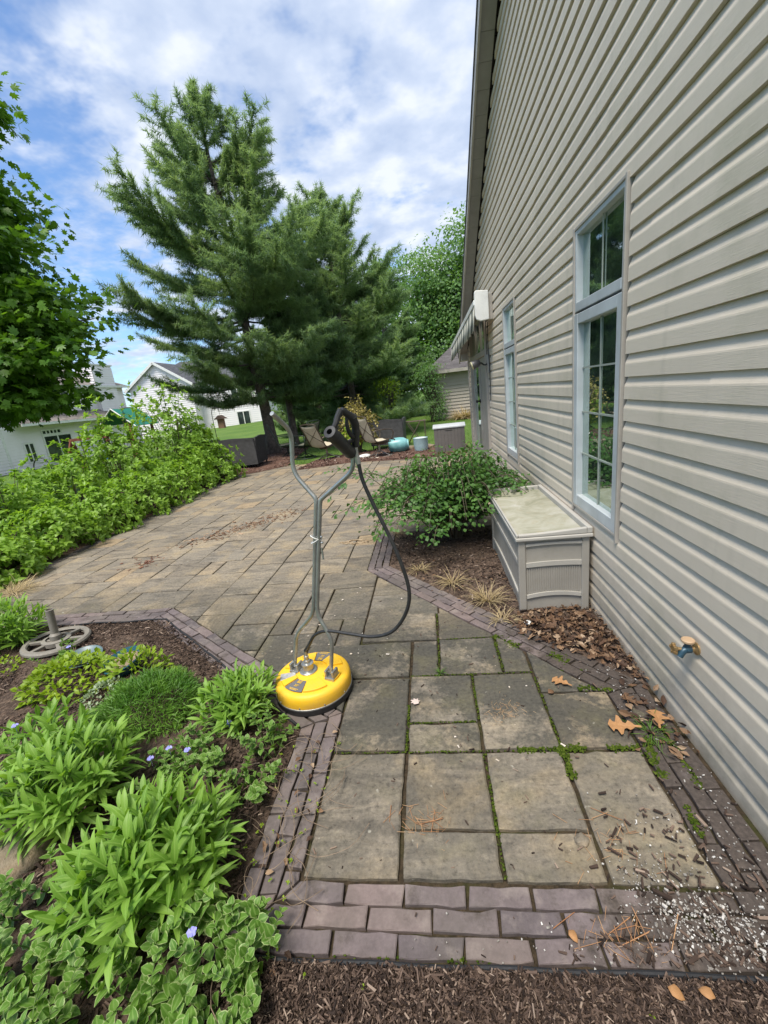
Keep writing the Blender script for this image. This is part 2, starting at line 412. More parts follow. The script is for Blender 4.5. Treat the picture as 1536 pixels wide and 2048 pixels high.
DA = (np.array([-0.525, 1.68]), np.array([-2.15, 2.90]))     # left diagonal edge of the paving
DB = (np.array([0.725, 1.76]), np.array([-0.63, 3.3875]))    # right diagonal edge
U0, V0, CU = -0.525, 0.95, 0.1625
def mat_slab():
    k = Nodes('riven_concrete_slab'); p = k.pos(); isl = k.island()
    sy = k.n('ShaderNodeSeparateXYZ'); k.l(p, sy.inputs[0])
    base = k.ramp(isl, [(0.0, (0.165, 0.150, 0.128)), (0.25, (0.225, 0.205, 0.174)), (0.45, (0.185, 0.171, 0.150)), (0.65, (0.255, 0.228, 0.186)), (0.82, (0.205, 0.191, 0.168)), (0.93, (0.290, 0.230, 0.158)), (1.0, (0.225, 0.208, 0.182))])
    base = k.mix(1.0, base, (1.02, 0.985, 0.955), 'MULTIPLY')
    off = k.n('ShaderNodeVectorMath', operation='ADD'); k.l(p, off.inputs[0])
    ov = k.n('ShaderNodeCombineXYZ'); k.l(k.math('MULTIPLY', isl, 37.0), ov.inputs[0]); k.l(k.math('MULTIPLY', isl, 91.0), ov.inputs[1]); k.l(ov.outputs[0], off.inputs[1])
    o = off.outputs[0]
    streak = k.noise(6.5, 7, 0.66, k.scale(o, (0.45, 1.35, 1)), 1.3)
    fine = k.noise(55, 6, 0.72, p); blot = k.noise(3.6, 4, 0.6, o, 0.8); wide = k.noise(0.9, 3, 0.6, p)
    c = k.mix(0.8, base, k.ramp(streak, [(0.28, (0.34, 0.33, 0.33)), (0.42, (0.72, 0.71, 0.70)), (0.52, (1.0, 0.98, 0.95)), (0.62, (1.2, 1.15, 1.06)), (0.74, (1.45, 1.36, 1.2))]), 'MULTIPLY')
    # dark weathering and algae, stronger past the first slab row, fading farther out
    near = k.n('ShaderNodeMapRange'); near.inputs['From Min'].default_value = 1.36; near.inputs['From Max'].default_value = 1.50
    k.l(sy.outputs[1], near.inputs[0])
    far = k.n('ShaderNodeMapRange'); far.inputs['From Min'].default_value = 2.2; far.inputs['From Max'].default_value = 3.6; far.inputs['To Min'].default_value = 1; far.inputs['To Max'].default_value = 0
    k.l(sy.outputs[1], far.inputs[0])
    row_weight = k.math('MULTIPLY', k.math('MULTIPLY_ADD', near.outputs[0], 0.5, 0.5), far.outputs[0])
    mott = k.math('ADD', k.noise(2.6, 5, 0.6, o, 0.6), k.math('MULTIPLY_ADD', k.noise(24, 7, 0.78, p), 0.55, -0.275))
    grime = k.math('MULTIPLY', k.ramp(mott, [(0.34, 0.0), (0.50, 1.0)]), row_weight)
    tan = k.ramp(k.math('ADD', k.noise(3.1, 4, 0.55, k.scale(o, (1, 1, 1.7)), 0.5), k.math('MULTIPLY_ADD', k.noise(22, 5, 0.7, p), 0.2, -0.1)), [(0.5, 0.0), (0.66, 0.55)])
    c = k.mix(tan, c, (0.335, 0.262, 0.165))
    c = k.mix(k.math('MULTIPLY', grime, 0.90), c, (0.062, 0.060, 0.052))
    ed = k.ramp(k.noise(38, 6, 0.75, p), [(0.60, 0.0), (0.68, 0.6)])
    c = k.mix(k.math('MULTIPLY', ed, far.outputs[0]), c, (0.055, 0.052, 0.042))
    alg = k.ramp(k.noise(4.5, 5, 0.62, p), [(0.5, 0.0), (0.68, 0.42)])
    c = k.mix(k.math('MULTIPLY', alg, k.math('MULTIPLY_ADD', far.outputs[0], 0.55, 0.06)), c, (0.165, 0.15, 0.075))
    c = k.mix(0.8, c, k.ramp(fine, [(0.30, (0.42, 0.41, 0.40)), (0.46, (0.92, 0.92, 0.92)), (0.55, (1.05, 1.05, 1.03)), (0.72, (1.5, 1.47, 1.4))]), 'MULTIPLY')
    c = k.mix(0.5, c, k.ramp(wide, [(0.32, (0.68, 0.68, 0.70)), (0.6, (1.1, 1.08, 1.02))]), 'MULTIPLY')
    spots = k.ramp(k.noise(27, 3, 0.5, o), [(0.70, 0.0), (0.76, 0.75)])
    c = k.mix(spots, c, (0.33, 0.31, 0.26))
    h = k.math('ADD', k.math('MULTIPLY', streak, 1.2), k.math('MULTIPLY', fine, 0.5))
    return k.done(k.bsdf(c, 0.84, 0, k.bump(h, 0.55, 0.010), 0.25))
def mat_brick():
    k = Nodes('purple_clay_brick'); p = k.pos(); isl = k.island()
    base = k.ramp(isl, [(0.0, (0.100, 0.084, 0.088)), (0.3, (0.165, 0.132, 0.132)), (0.6, (0.136, 0.112, 0.116)), (0.8, (0.185, 0.142, 0.132)), (1.0, (0.150, 0.124, 0.122))])
    f = k.noise(80, 5, 0.7, p); m = k.noise(12, 5, 0.6, p); b = k.noise(2.2, 4, 0.6, p)
    c = k.mix(0.7, base, k.ramp(m, [(0.3, (0.7, 0.69, 0.68)), (0.7, (1.25, 1.24, 1.24))]), 'MULTIPLY')
    c = k.mix(0.5, c, k.ramp(f, [(0.3, (0.65, 0.65, 0.65)), (0.7, (1.25, 1.25, 1.25))]), 'MULTIPLY')
    c = k.mix(k.ramp(b, [(0.42, 0.0), (0.68, 0.65)]), c, (0.105, 0.092, 0.078))
    c = k.mix(k.ramp(k.noise(6, 6, 0.7, p), [(0.52, 0.0), (0.66, 0.5)]), c, (0.235, 0.20, 0.175))
    sp = k.n('ShaderNodeSeparateXYZ'); k.l(p, sp.inputs[0])                 # soil washed over the bricks towards the wall corner
    gx = k.n('ShaderNodeMapRange'); gx.inputs['From Min'].default_value = 0.22; gx.inputs['From Max'].default_value = 0.62; k.l(sp.outputs[0], gx.inputs[0])
    soil = k.ramp(k.math('ADD', k.math('MULTIPLY', gx.outputs[0], 0.32), k.noise(9, 6, 0.7, p)), [(0.56, 0.0), (0.72, 0.9)])
    c = k.mix(soil, c, k.ramp(k.noise(70, 4, 0.7, p), [(0.3, (0.030, 0.024, 0.020)), (0.7, (0.085, 0.068, 0.056))]))
    return k.done(k.bsdf(c, 0.74, 0, k.bump(k.math('ADD', m, k.math('MULTIPLY', f, 0.5)), 0.4, 0.004), 0.3))
def mat_joint():
    k = Nodes('joint_dirt'); p = k.pos()
    c = k.ramp(k.noise(45, 5, 0.7, p), [(0.3, (0.018, 0.015, 0.011)), (0.7, (0.075, 0.055, 0.035))])
    c = k.mix(k.ramp(k.noise(5, 4, 0.6, p), [(0.50, 0.0), (0.64, 0.7)]), c, (0.040, 0.044, 0.014))
    return k.done(k.bsdf(c, 0.95, 0, k.bump(k.noise(120, 4, 0.7, p), 0.8, 0.006), 0.1))
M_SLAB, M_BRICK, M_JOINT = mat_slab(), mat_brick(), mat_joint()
NEAR = [(-.525, -.205, .95, 1.44), (-.205, .115, .95, 1.11), (-.205, .115, 1.11, 1.44), (.115, .42, .95, 1.11), (.115, .42, 1.11, 1.44),
        (.42, .725, .95, 1.44), (-.525, -.205, 1.44, 1.935), (-.205, .115, 1.44, 1.605), (-.205, .115, 1.605, 1.935), (.115, .425, 1.44, 1.935),
        (.425, .725, 1.44, 1.78), (.425, .725, 1.78, 2.27), (-.85, -.205, 1.935, 2.27), (-.205, -.05, 1.935, 2.27), (-.05, .28, 1.935, 2.27), (.28, .425, 1.935, 2.27),
        (-.525, -.05, 2.27, 2.6), (-.05, .28, 2.27, 2.6), (.28, .61, 2.27, 2.6)]
def fill_cells():
    """random ashlar over the remaining grid"""
    x0, nx, ny = U0 - 25 * CU, 36, 58
    rng = np.random.default_rng(5); occ = np.zeros((nx, ny), bool); out = []
    for i in range(nx):
        for j in range(ny):
            cx, cy = x0 + (i + .5) * CU, V0 + (j + .5) * CU
            if cy < 1.68 or any(a < cx < b and c < cy < d for a, b, c, d in NEAR): occ[i, j] = True
    order = [(i, j) for j in range(ny) for i in range(nx)]
    shapes = [(2, 2), (2, 2), (2, 2), (2, 3), (3, 2), (1, 2), (3, 2)]
    for i, j in order:
        if occ[i, j]: continue
        for s in [shapes[q] for q in rng.permutation(len(shapes))] + [(2, 1), (1, 2), (1, 1)]:
            a, b = s
            if i + a > nx or j + b > ny or occ[i:i + a, j:j + b].any(): continue
            if any(j < r < j + b for r in (15, 21)) and i + a > 22: continue
            if j < 12 < j + b and i < 16: continue
            if i < 15 < i + a and j < 12: continue
            occ[i:i + a, j:j + b] = True
            out.append((x0 + i * CU, x0 + (i + a) * CU, V0 + j * CU, V0 + (j + b) * CU)); break
    return out
def build_patio():
    g = Geo()
    for k, r in enumerate(NEAR + fill_cells()):
        x0, x1, y0, y1 = r; near = k < len(NEAR)
        P = [np.array(q, float) for q in ((x0, y0), (x1, y0), (x1, y1), (x0, y1))]
        cx, cy = (x0 + x1) / 2, (y0 + y1) / 2
        if y0 > 1.42 and not (near and y1 < 1.95 and x0 > -.53):
            if y1 <= 2.91 and x1 > -2.16: P = clip_half(P, DA[1], DA[0])
            elif y1 <= 2.91: continue
        if y1 <= 3.40 and y0 > 1.5: P = clip_half(P, DB[0], DB[1])
        elif 3.3 < y0 and y1 <= 4.37: P = clip_half(P, (-.63, 3), (-.63, 5))
        elif y0 > 4.3: P = clip_half(P, (.925, 3), (.925, 5))
        if len(P) < 3: continue
        P = clip_half(P, (-4.42, 12), (-4.42, 0))
        if len(P) < 3 or area(P) < 8e-4: continue
        paver(g, P, 0.016 if near else 0.0115, 0.0, 0.006 if near else 0.0055, 0.0016, 0.0018 if near else 0.0)
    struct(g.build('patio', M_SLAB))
    g = Geo(); g.prism([(-4.7, 2.7), (-4.7, 10.3), (.93, 10.3), (.93, .74), (-.73, .74), (-.73, 1.55), (-2.1, 2.7)], -0.05, -0.016)
    struct(g.build('ground_under_paving', M_JOINT))
build_patio()
def band(geo, a, b, rows, cuts, rw=0.0617, L=0.185, gap=0.008, first=0.0, wob=0.0022):
    """bricks laid lengthwise along a->b, rows stacked to the right of it; cuts = half-planes that mitre the ends"""
    a = np.asarray(a, float); b = np.asarray(b, float); d = unit(b - a); nrm = np.array([d[1], -d[0]]); T = np.linalg.norm(b - a)
    for r in range(rows):
        s = -0.6 + first + (0.5 * L if r % 2 else 0)
        while s < T + 0.6:
            l = L * RNG.uniform(.96, 1.04)
            P = [a + d * s + nrm * rw * r, a + d * s + nrm * rw * (r + 1), a + d * (s + l) + nrm * rw * (r + 1), a + d * (s + l) + nrm * rw * r]
            for u, v in cuts:
                P = clip_half(P, u, v)
                if len(P) < 3: break
            if len(P) >= 3: paver(geo, P, gap * RNG.uniform(.8, 1.25), 0.0, 0.0032, 0.0015, wob)
            s += l
def perp(p, d): return (np.asarray(p, float), np.asarray(p, float) + np.asarray(d, float))
def build_edging():
    g = Geo(); w = 3 * .0617
    dA = unit(DA[1] - DA[0]); dB = unit(DB[1] - DB[0])
    # front band, left band, left diagonal, left straight
    c1 = np.array([-.525, .945]); m1 = np.array([-1, -1.])
    band(g, (.93, .945), (-.525, .945), 0, [])
    band(g, (-.525, .945), (.93, .945), 3, [perp(c1, -m1)[::-1], ((.932, 0), (.932, 2))], gap=0.0085)
    o2 = unit(np.array([-1, 0.]) + np.array([dA[1], -dA[0]]) * -1)
    nA = np.array([-dA[1], dA[0]])            # outward (towards the bed) of the diagonal
    if nA[1] > 0: nA = -nA
    mA = unit(np.array([-1., 0]) + nA); mC = unit(nA + np.array([0, -1.]))
    band(g, DA[0], c1, 3, [perp(c1, m1)[::-1], perp(DA[0], mA)], gap=0.0085)
    band(g, DA[1], DA[0], 3, [perp(DA[0], mA)[::-1], perp(DA[1], mC)])
    band(g, (-4.55, 2.9), DA[1], 3, [perp(DA[1], mC)[::-1]])
    # house-wall band, right diagonal, short straight run
    nB = np.array([-dB[1], dB[0]])
    if nB[1] < 0: nB = -nB
    mB = unit(np.array([1., 0]) + nB); mD = unit(nB + np.array([1., 0]))
    band(g, (.725, .945), DB[0], 3, [((.0, .945), (1, .945)), perp(DB[0], mB)[::-1], ((.932, 0), (.932, 3))])
    band(g, DB[0], DB[1], 3, [perp(DB[0], mB), perp(DB[1], mD)[::-1], ((.932, 0), (.932, 3))])
    band(g, DB[1], (-.63, 4.36), 3, [perp(DB[1], mD), ((5, 4.36), (-5, 4.36))])
    # single course along the hedge
    band(g, (-4.42, 10.2), (-4.42, 2.9), 2, [((-5, 2.9), (5, 2.9)), ((5, 10.2), (-5, 10.2))])
    struct(g.build('brick_path_border', M_BRICK))
build_edging()

def mat_mulch(name='mulch', red=0.0):
    k = Nodes(name); p = k.pos()
    v = k.n('ShaderNodeTexVoronoi', feature='F1'); v.inputs['Scale'].default_value = 55
    k.l(k.scale(p, (1, .45, 1)), v.inputs['Vector'])
    c = k.ramp(k.noise(60, 5, 0.7, p), [(0.25, (0.036, 0.025, 0.020)), (0.5, (0.125 + red, 0.088, 0.067)), (0.75, (0.25 + red, 0.185, 0.14))])
    c = k.mix(0.5, c, k.ramp(v.outputs['Distance'], [(0.1, (1.5, 1.4, 1.3)), (0.6, (0.4, 0.4, 0.4))]), 'MULTIPLY')
    return k.done(k.bsdf(c, 0.92, 0, k.bump(k.noise(90, 5, 0.75, p), 1.0, 0.015), 0.15))
M_MULCH = mat_mulch(); M_MULCH_RED = mat_mulch('red_mulch', 0.03)
def sheet(name, poly, z, mat, step, amp, seed=0, kind='structure'):
    bm = bmesh.new(); bm.faces.new([bm.verts.new((x, y, z)) for x, y in poly])
    xs = [p[0] for p in poly]; ys = [p[1] for p in poly]
    for ax, lo, hi in ((0, min(xs), max(xs)), (1, min(ys), max(ys))):
        for q in np.arange(lo + step, hi, step):
            co = (q, 0, 0) if ax == 0 else (0, q, 0); no = (1, 0, 0) if ax == 0 else (0, 1, 0)
            bmesh.ops.bisect_plane(bm, geom=bm.verts[:] + bm.edges[:] + bm.faces[:], plane_co=co, plane_no=no)
    from mathutils import noise
    edge = [(np.array(poly[i], float), np.array(poly[(i + 1) % len(poly)], float)) for i in range(len(poly))]
    for v in bm.verts:
        q = np.array(v.co[:2]); dd = 9
        for a, b in edge:
            t = np.clip((q - a) @ (b - a) / ((b - a) @ (b - a)), 0, 1); dd = min(dd, np.linalg.norm(q - a - t * (b - a)))
        s = min(1, dd / 0.25)
        v.co.z += s * amp * (0.6 + noise.noise((q[0] * 3 + seed, q[1] * 3, 0))) + s * amp * .5 * abs(noise.noise((q[0] * 14, q[1] * 14, seed)))
    m = bpy.data.meshes.new(name); bm.normal_update(); bm.to_mesh(m); bm.free(); m.materials.append(mat)
    m.polygons.foreach_set('use_smooth', np.ones(len(m.polygons), bool))
    o = bpy.data.objects.new(name, m); COL.objects.link(o); o['kind'] = kind; return o
BED_LEFT = [(-.712, .757), (-.712, 1.588), (-2.085, 2.712), (-5.2, 2.712), (-5.2, -.6), (.93, -.6), (.93, .757)]
BED_RIGHT = [(.932, 1.80), (.932, 4.36), (-.442, 4.36), (-.442, 3.46)]
sheet('mulch_bed', BED_LEFT, -0.010, M_MULCH, 0.05, 0.022)
sheet('mulch_bed', BED_RIGHT, -0.010, M_MULCH, 0.05, 0.02, 3)
sheet('mulch_bed', [(-4.55, 2.715), (-4.55, 9.9), (-7.6, 9.9), (-7.6, 2.715)], -0.010, M_MULCH, 0.2, 0.03, 5)
sheet('mulch_bed', [(-3.1, 9.45), (-2.4, 9.62), (-1.9, 9.80), (-1.2, 9.62), (-.35, 9.42), (.93, 9.5), (.93, 11.0), (-.9, 11.7), (-2.4, 11.3), (-3.0, 10.5)], 0.006, M_MULCH_RED, 0.12, 0.03, 8)
sheet('mulch_bed', [(-4.62, 9.5), (-4.1, 9.75), (-3.6, 10.3), (-3.9, 12.5), (-4.2, 15.2), (-7.2, 15.4), (-7.5, 9.9)], 0.006, M_MULCH_RED, 0.15, 0.03, 9)

# ------------------------------------------------------------------ the beige house
M_SID = None
def mat_siding(name='beige_vinyl_siding', col=(0.63, 0.55, 0.445), algae=True):
    k = Nodes(name); p = k.pos()
    grain = k.noise(30, 4, 0.65, k.scale(p, (1, 0.35, 9)), 0.6); fine = k.noise(160, 3, 0.6, k.scale(p, (1, 0.12, 3)))
    c = k.mix(0.12, col, k.ramp(grain, [(0.3, (0.82, 0.82, 0.82)), (0.7, (1.12, 1.12, 1.12))]), 'MULTIPLY')
    c = k.mix(0.4, c, k.ramp(k.noise(1.3, 4, 0.6, p), [(0.3, (0.86, 0.86, 0.86)), (0.7, (1.06, 1.06, 1.05))]), 'MULTIPLY')
    if algae:
        c = k.mix(k.ramp(k.noise(1.7, 6, 0.7, p), [(0.52, 0.0), (0.74, 0.32)]), c, (0.25, 0.26, 0.15))
        sp = k.n('ShaderNodeSeparateXYZ'); k.l(p, sp.inputs[0])
        low = k.n('ShaderNodeMapRange'); low.inputs['From Min'].default_value = 0.5; low.inputs['From Max'].default_value = 0.0
        k.l(sp.outputs[2], low.inputs[0])
        c = k.mix(k.math('MULTIPLY', low.outputs[0], k.ramp(k.noise(7, 5, 0.7, p), [(0.35, 0.12), (0.7, 0.62)])), c, (0.16, 0.145, 0.10))
        # run-off stains down the wall
        run = k.ramp(k.noise(9, 3, 0.6, k.scale(p, (1, 1, 0.06))), [(0.56, 0.0), (0.76, 0.22)])
        c = k.mix(run, c, (0.24, 0.225, 0.18))
    return k.done(k.bsdf(c, 0.5, 0, k.bump(k.math('ADD', grain, k.math('MULTIPLY', fine, .9)), 0.22, 0.003), 0.4))
M_SID = mat_siding()
M_TRIM = mat_plain('beige_trim', (0.36, 0.33, 0.29), 0.45, scale=6, dirt=((0.18, 0.16, 0.12), 0.35))
M_SASH = mat_plain('pale_grey_window_vinyl', (0.44, 0.47, 0.48), 0.4, scale=5, dirt=((0.25, 0.24, 0.20), 0.35))
M_WHITE = mat_plain('white_plastic', (0.72, 0.72, 0.69), 0.4, scale=5, dirt=((0.36, 0.35, 0.28), 0.4))
M_MUNTIN = mat_plain('grille_vinyl', (0.27, 0.30, 0.26), 0.5)
M_DARK = mat_plain('dark_gap', (0.02, 0.02, 0.02), 0.8)
M_SOFFIT = mat_plain('soffit_vinyl', (0.25, 0.24, 0.225), 0.5, scale=5)
def mat_glass(name='window_glass', tint=(0.66, 0.80, 0.74), boost=0.30):
    k = Nodes(name)
    t = k.n('ShaderNodeBsdfTransparent'); t.inputs[0].default_value = (*tint, 1)
    g = k.n('ShaderNodeBsdfGlossy'); g.inputs['Roughness'].default_value = 0.015; g.inputs[0].default_value = (0.85, 0.97, 0.92, 1)
    wv = k.bump(k.noise(2.2, 2, 0.5, k.pos()), 0.05, 0.02); k.l(wv, g.inputs['Normal'])
    fr = k.n('ShaderNodeFresnel'); fr.inputs[0].default_value = 1.5
    m = k.n('ShaderNodeMixShader'); k.l(k.math('MINIMUM', k.math('MULTIPLY_ADD', fr.outputs[0], 1.9, boost), 1.0), m.inputs[0])
    k.l(t.outputs[0], m.inputs[1]); k.l(g.outputs[0], m.inputs[2])
    d = k.n('ShaderNodeBsdfDiffuse'); d.inputs[0].default_value = (.22, .30, .26, 1); m2 = k.n('ShaderNodeMixShader')        # greenish dust-like haze painted on the pane, brightening it in place of reflections
    k.l(k.ramp(k.noise(5, 5, .65, k.pos()), [(.3, .02), (.7, .09)]), m2.inputs[0]); k.l(m.outputs[0], m2.inputs[1]); k.l(d.outputs[0], m2.inputs[2]); return k.done(m2.outputs[0])
M_GLASS = mat_glass()
def mat_shingle(name, col):
    k = Nodes(name); p = k.coord()
    br = k.n('ShaderNodeTexBrick'); br.inputs['Scale'].default_value = 1.0; br.inputs['Brick Width'].default_value = 0.33; br.inputs['Row Height'].default_value = 0.14
    br.inputs['Mortar Size'].default_value = 0.004; br.offset = 0.37
    for i, s in ((1, 0.75), (2, 1.3)): br.inputs[i].default_value = tuple(c * s for c in col) + (1,)
    br.inputs[3].default_value = tuple(c * 0.35 for c in col) + (1,)
    k.l(k.coord('UV'), br.inputs[0])
    c = k.mix(0.5, br.outputs[0], k.ramp(k.noise(3, 5, 0.7, p), [(0.3, (0.65, 0.65, 0.65)), (0.7, (1.35, 1.3, 1.25))]), 'MULTIPLY')
    return k.done(k.bsdf(c, 0.9, 0, k.bump(k.noise(60, 3, 0.7, p), 0.6, 0.01), 0.2))
M_ROOF = mat_shingle('grey_shingles', (0.095, 0.088, 0.09))
WX = 0.935; RK = lambda y: 2.10 + 0.574 * (9.45 - y) if y > 1.2 else 2.10 + 0.574 * (9.45 - 2.4 + y)
def siding_courses(geo, x, sgn, y0, y1, z0, z1, openings, h=0.1016, lim=None, along='y', out=0.0185):
    """dutch-lap courses on the plane x, facing sgn; openings = (ya, yb, za, zb)"""
    z = z0
    while z < z1 - 1e-6:
        iv = [(y0, y1)]
        if lim:
            a, b = lim(z + h * .5); iv = [(max(y0, a), min(y1, b))]
        for ya, yb, za, zb in openings:
            if za < z + h * .5 < zb:
                iv = [q for s, t in iv for q in ((s, min(t, ya)), (max(s, yb), t))]
        pr = [(0.0, 0.0), (-out, 0.0), (-out * .97, h * .54), (-out * .92, h * .60), (-out * .78, h * .67), (0.0, h)]
        row = int(round((z - z0) / h)) // 2                       # two courses to a panel; panel ends overlap at staggered seams
        cuts = [y0 + ((row * 1.37) % 3.66) + 3.66 * q for q in range(5)]
        iv = [q for s, t in iv for q in zip([s] + [c for c in cuts if s < c < t], [c for c in cuts if s < c < t] + [t])]
        for s, t in iv:
            if t - s < 0.01: continue
            V = []; pop = .0022
            for q, o_ in ((s, 0.0), (min(t + .012, t + .012 if t in cuts else t), pop if t in cuts else 0.0)):
                for dx, dz in pr: V.append((x + sgn * (-dx + o_) - sgn * out, q, z + dz + .0004 * (o_ > 0)))
            n = len(pr); i = np.arange(n - 1)
            F = np.stack([i, i + 1, i + 1 + n, i + n], -1)
            geo.add(V, [F if (sgn < 0) == (along == 'y') else F[:, ::-1]])
        z += h
def house():
    t = thing('house', 'beige vinyl sided house filling the right side beside the path', 'house', (WX, 5, 0))
    def L(o):
        o.parent = t; o.matrix_parent_inverse = Matrix.Translation((-WX, -5, 0)); return o
    win = [(2.20, 2.925, .575, 2.25), (4.645, 5.33, .575, 2.25)]; door = (6.66, 8.80, -.1, 2.50)
    g = Geo()
    siding_courses(g, WX, -1, -3.0, 9.40, -0.022, 6.9, win + [door], lim=lambda z: (2.4 - 9.45 + (z - 2.1) / .574 if z > 2.1 else -3.0, 9.45 - (z - 2.1) / .574 if z > 2.1 else 9.45))
    L(g.build('siding', M_SID))
    # closed body behind the siding, with real openings
    g = Geo(); B = WX + 0.02
    gable = lambda x: [(x, -6.9, -.1), (x, 9.38, -.1), (x, 9.38, 2.12), (x, 1.2, 6.82), (x, -6.9, 2.17)]
    g.extrude_poly(gable(9.5), (0.1, 0, 0)); g.box(B, 9.5, 9.30, 9.38, -.1, 2.12); g.box(B, 9.5, -6.9, -6.8, -.1, 2.12)
    ys = [-6.9, 2.23, 2.9, 4.675, 5.30, 6.72, 8.74, 9.3]
    for a, b in zip(ys[:-1:2], ys[1::2]): g.box(B, B + .1, a, b, -.1, 2.22)
    for a, b, c, d in ((2.23, 2.9, -.1, .6), (4.675, 5.30, -.1, .6), (6.72, 8.74, -.1, .02)): g.box(B, B + .1, a, b, c, d)
    g.extrude_poly([(B, -6.9, 2.221), (B, 9.0, 2.221), (B, 1.2, 6.8)], (.1, 0, 0))
    L(g.build('wall', mat_plain('interior_wall_paint', (0.30, 0.29, 0.26), 0.8)))
    g = Geo(); g.box(B, 9.5, -6.8, 9.3, .0, .05); L(g.build('indoor_floor', mat_plain('indoor_floor_wood', (0.16, 0.10, 0.06), 0.5)))
    g = Geo(); g.box(B + .1, 9.5, -6.8, 9.3, 2.5, 2.55); L(g.build('ceiling', mat_plain('ceiling_paint', (0.6, 0.6, 0.57), 0.8)))
    g = Geo(); g.box(.915, 1.0, 9.39, 9.47, -.03, 2.14); L(g.build('corner_post', M_TRIM, bevel=.004))
    # roof slab, rake fascia and soffit
    def slope(y, dz=0): return (RK(y) + dz)
    sl = math.atan(.574); g = Geo()
    for s in (1, -1):
        ye = 9.78 if s > 0 else -7.4
        ze = RK(9.78)
        P = [(.752, ye, ze + .10), (.752, 1.2, RK(1.2) + .10), (9.8, 1.2, RK(1.2) + .10), (9.8, ye, ze + .10)]
        uv = [(0, 0), (0, 9.8), (9, 9.8), (9, 0)]
        V = P + [(x, y, z + .035) for x, y, z in P]
        g.add(V, [[(0, 1, 5, 4), (1, 2, 6, 5), (2, 3, 7, 6), (3, 0, 4, 7), (4, 5, 6, 7), (3, 2, 1, 0)]], uv + uv)
    L(g.build('roof', M_ROOF, recalc=True))
    g = Geo()
    g.extrude_poly([(.762, 9.74, RK(9.74) - .045), (.762, 1.2, RK(1.2) - .045), (.762, 1.2, RK(1.2) + .098), (.762, 9.74, RK(9.74) + .098)], (.02, 0, 0))
    L(g.build('rake_fascia', M_TRIM))
    g = Geo()
    y = 9.70
    while y > 1.3:                                   # soffit boards run across the overhang, with a small groove between
        y2 = y - .20
        g.add([(.782, y, RK(y) - .02), (.918, y, RK(y) - .02), (.918, y2 + .006, RK(y2) - .02), (.782, y2 + .006, RK(y2) - .02)] +
              [(.782, y, RK(y) + .0), (.918, y, RK(y)), (.918, y2 + .006, RK(y2)), (.782, y2 + .006, RK(y2))],
              [[(0, 1, 2, 3), (4, 7, 6, 5), (0, 4, 5, 1), (1, 5, 6, 2), (2, 6, 7, 3), (3, 7, 4, 0)]])
        y = y2
    L(g.build('soffit', M_SOFFIT))
    g = Geo(); g.box(.79, .93, 9.46, 9.74, 1.93, 2.08); L(g.build('eave_return', M_TRIM, bevel=.004))
    # windows
    for y0, y1, z0, z1 in ((2.215, 2.91, .585, 2.24), (4.66, 5.315, .585, 2.225)):
        g = Geo(); c = .018; X0, X1 = WX - .012, WX + .03
        g.box(X0, X1, y0, y0 + c, z0 - .03, z1); g.box(X0, X1, y1 - c, y1, z0 - .03, z1)
        g.box(X0 + .003, X1, y0 + c, y1 - c, z1 - c, z1 - .002); g.box(X0 + .003, X1, y0 + c, y1 - c, z0, z0 + c)
        w = L(g.build('window', M_TRIM, bevel=.003))
        def sub(nm, g, m, **k):
            o = g.build(nm, m, w, **k); return o
        a, b = y0 + c, y1 - c; zb, zt, zm = z0 + c, z1 - c, 1.79
        g = Geo(); f = .024
        g.box(WX - .004, WX + .05, a, a + f, zm, zt); g.box(WX - .004, WX + .05, b - f, b, zm, zt)
        g.box(WX - .002, WX + .05, a + f, b - f, zt - f, zt); g.box(WX - .007, WX + .05, a + f, b - f, zm, zm + .05)
        sub('frame', g, M_SASH, bevel=.003)
        g = Geo(); f = .058; z5 = zm - .012
        g.box(WX - .008, WX + .055, a, a + f, zb, z5); g.box(WX - .008, WX + .055, b - f, b, zb, z5)
        g.box(WX - .0065, WX + .055, a + f, b - f, z5 - f, z5); g.box(WX - .0065, WX + .055, a + f, b - f, zb, zb + f + .012)
        sub('sash', g, M_SASH, bevel=.004)
        g = Geo(); g.box(WX + .034, WX + .038, a + .024, b - .024, zm + .05, zt - .024); sub('pane', g, M_GLASS)
        g = Geo(); g.box(WX + .030, WX + .034, a + f, b - f, zb + f + .012, z5 - f); sub('pane', g, M_GLASS)
        g = Geo(); ym = (a + b) / 2
        g.box(WX + .0235, WX + .0295, ym - .0045, ym + .0045, zb + f, z5 - f); g.box(WX + .0235, WX + .0295, ym - .003, ym + .003, zm + .05, zt - .024)
        for z in (.945, 1.205, 1.468): g.box(WX + .0240, WX + .0292, a + f, b - f, z - .005, z + .005)
        sub('muntin', g, M_MUNTIN)
        g = Geo(); g.box(WX + .06, WX + .22, a - .02, b + .02, zb - .03, zb); sub('inner_sill', g, M_WHITE, bevel=.004)
        g = Geo()
        for s, q in ((b - .10, b + .02),):
            yy = np.linspace(s, q, 18); xx = WX + .13 + .018 * np.sin(np.arange(18) * 1.9)
            for y_, x_, y2, x2 in zip(yy[:-1], xx[:-1], yy[1:], xx[1:]):
                g.add([(x_, y_, zb), (x2, y2, zb), (x2, y2, zt), (x_, y_, zt)], [[(0, 1, 2, 3)]])
        sub('curtain', g, mat_plain('curtain_cloth', (0.5, 0.48, 0.42), 0.9))
    # door with transom
    y0, y1, zt = 6.66, 8.80, 2.50; X0, X1 = WX - .035, WX + .06
    g = Geo(); c = .09
    g.box(X0, X1, y0, y0 + c, -.02, zt); g.box(X0, X1, y1 - c, y1, -.02, zt); g.box(X0 + .003, X1, y0 + c, y1 - c, zt - c, zt - .002); g.box(X0 + .003, X1, y0 + c, y1 - c, 1.84, 1.92)
    d = L(g.build('door', M_TRIM, bevel=.004))
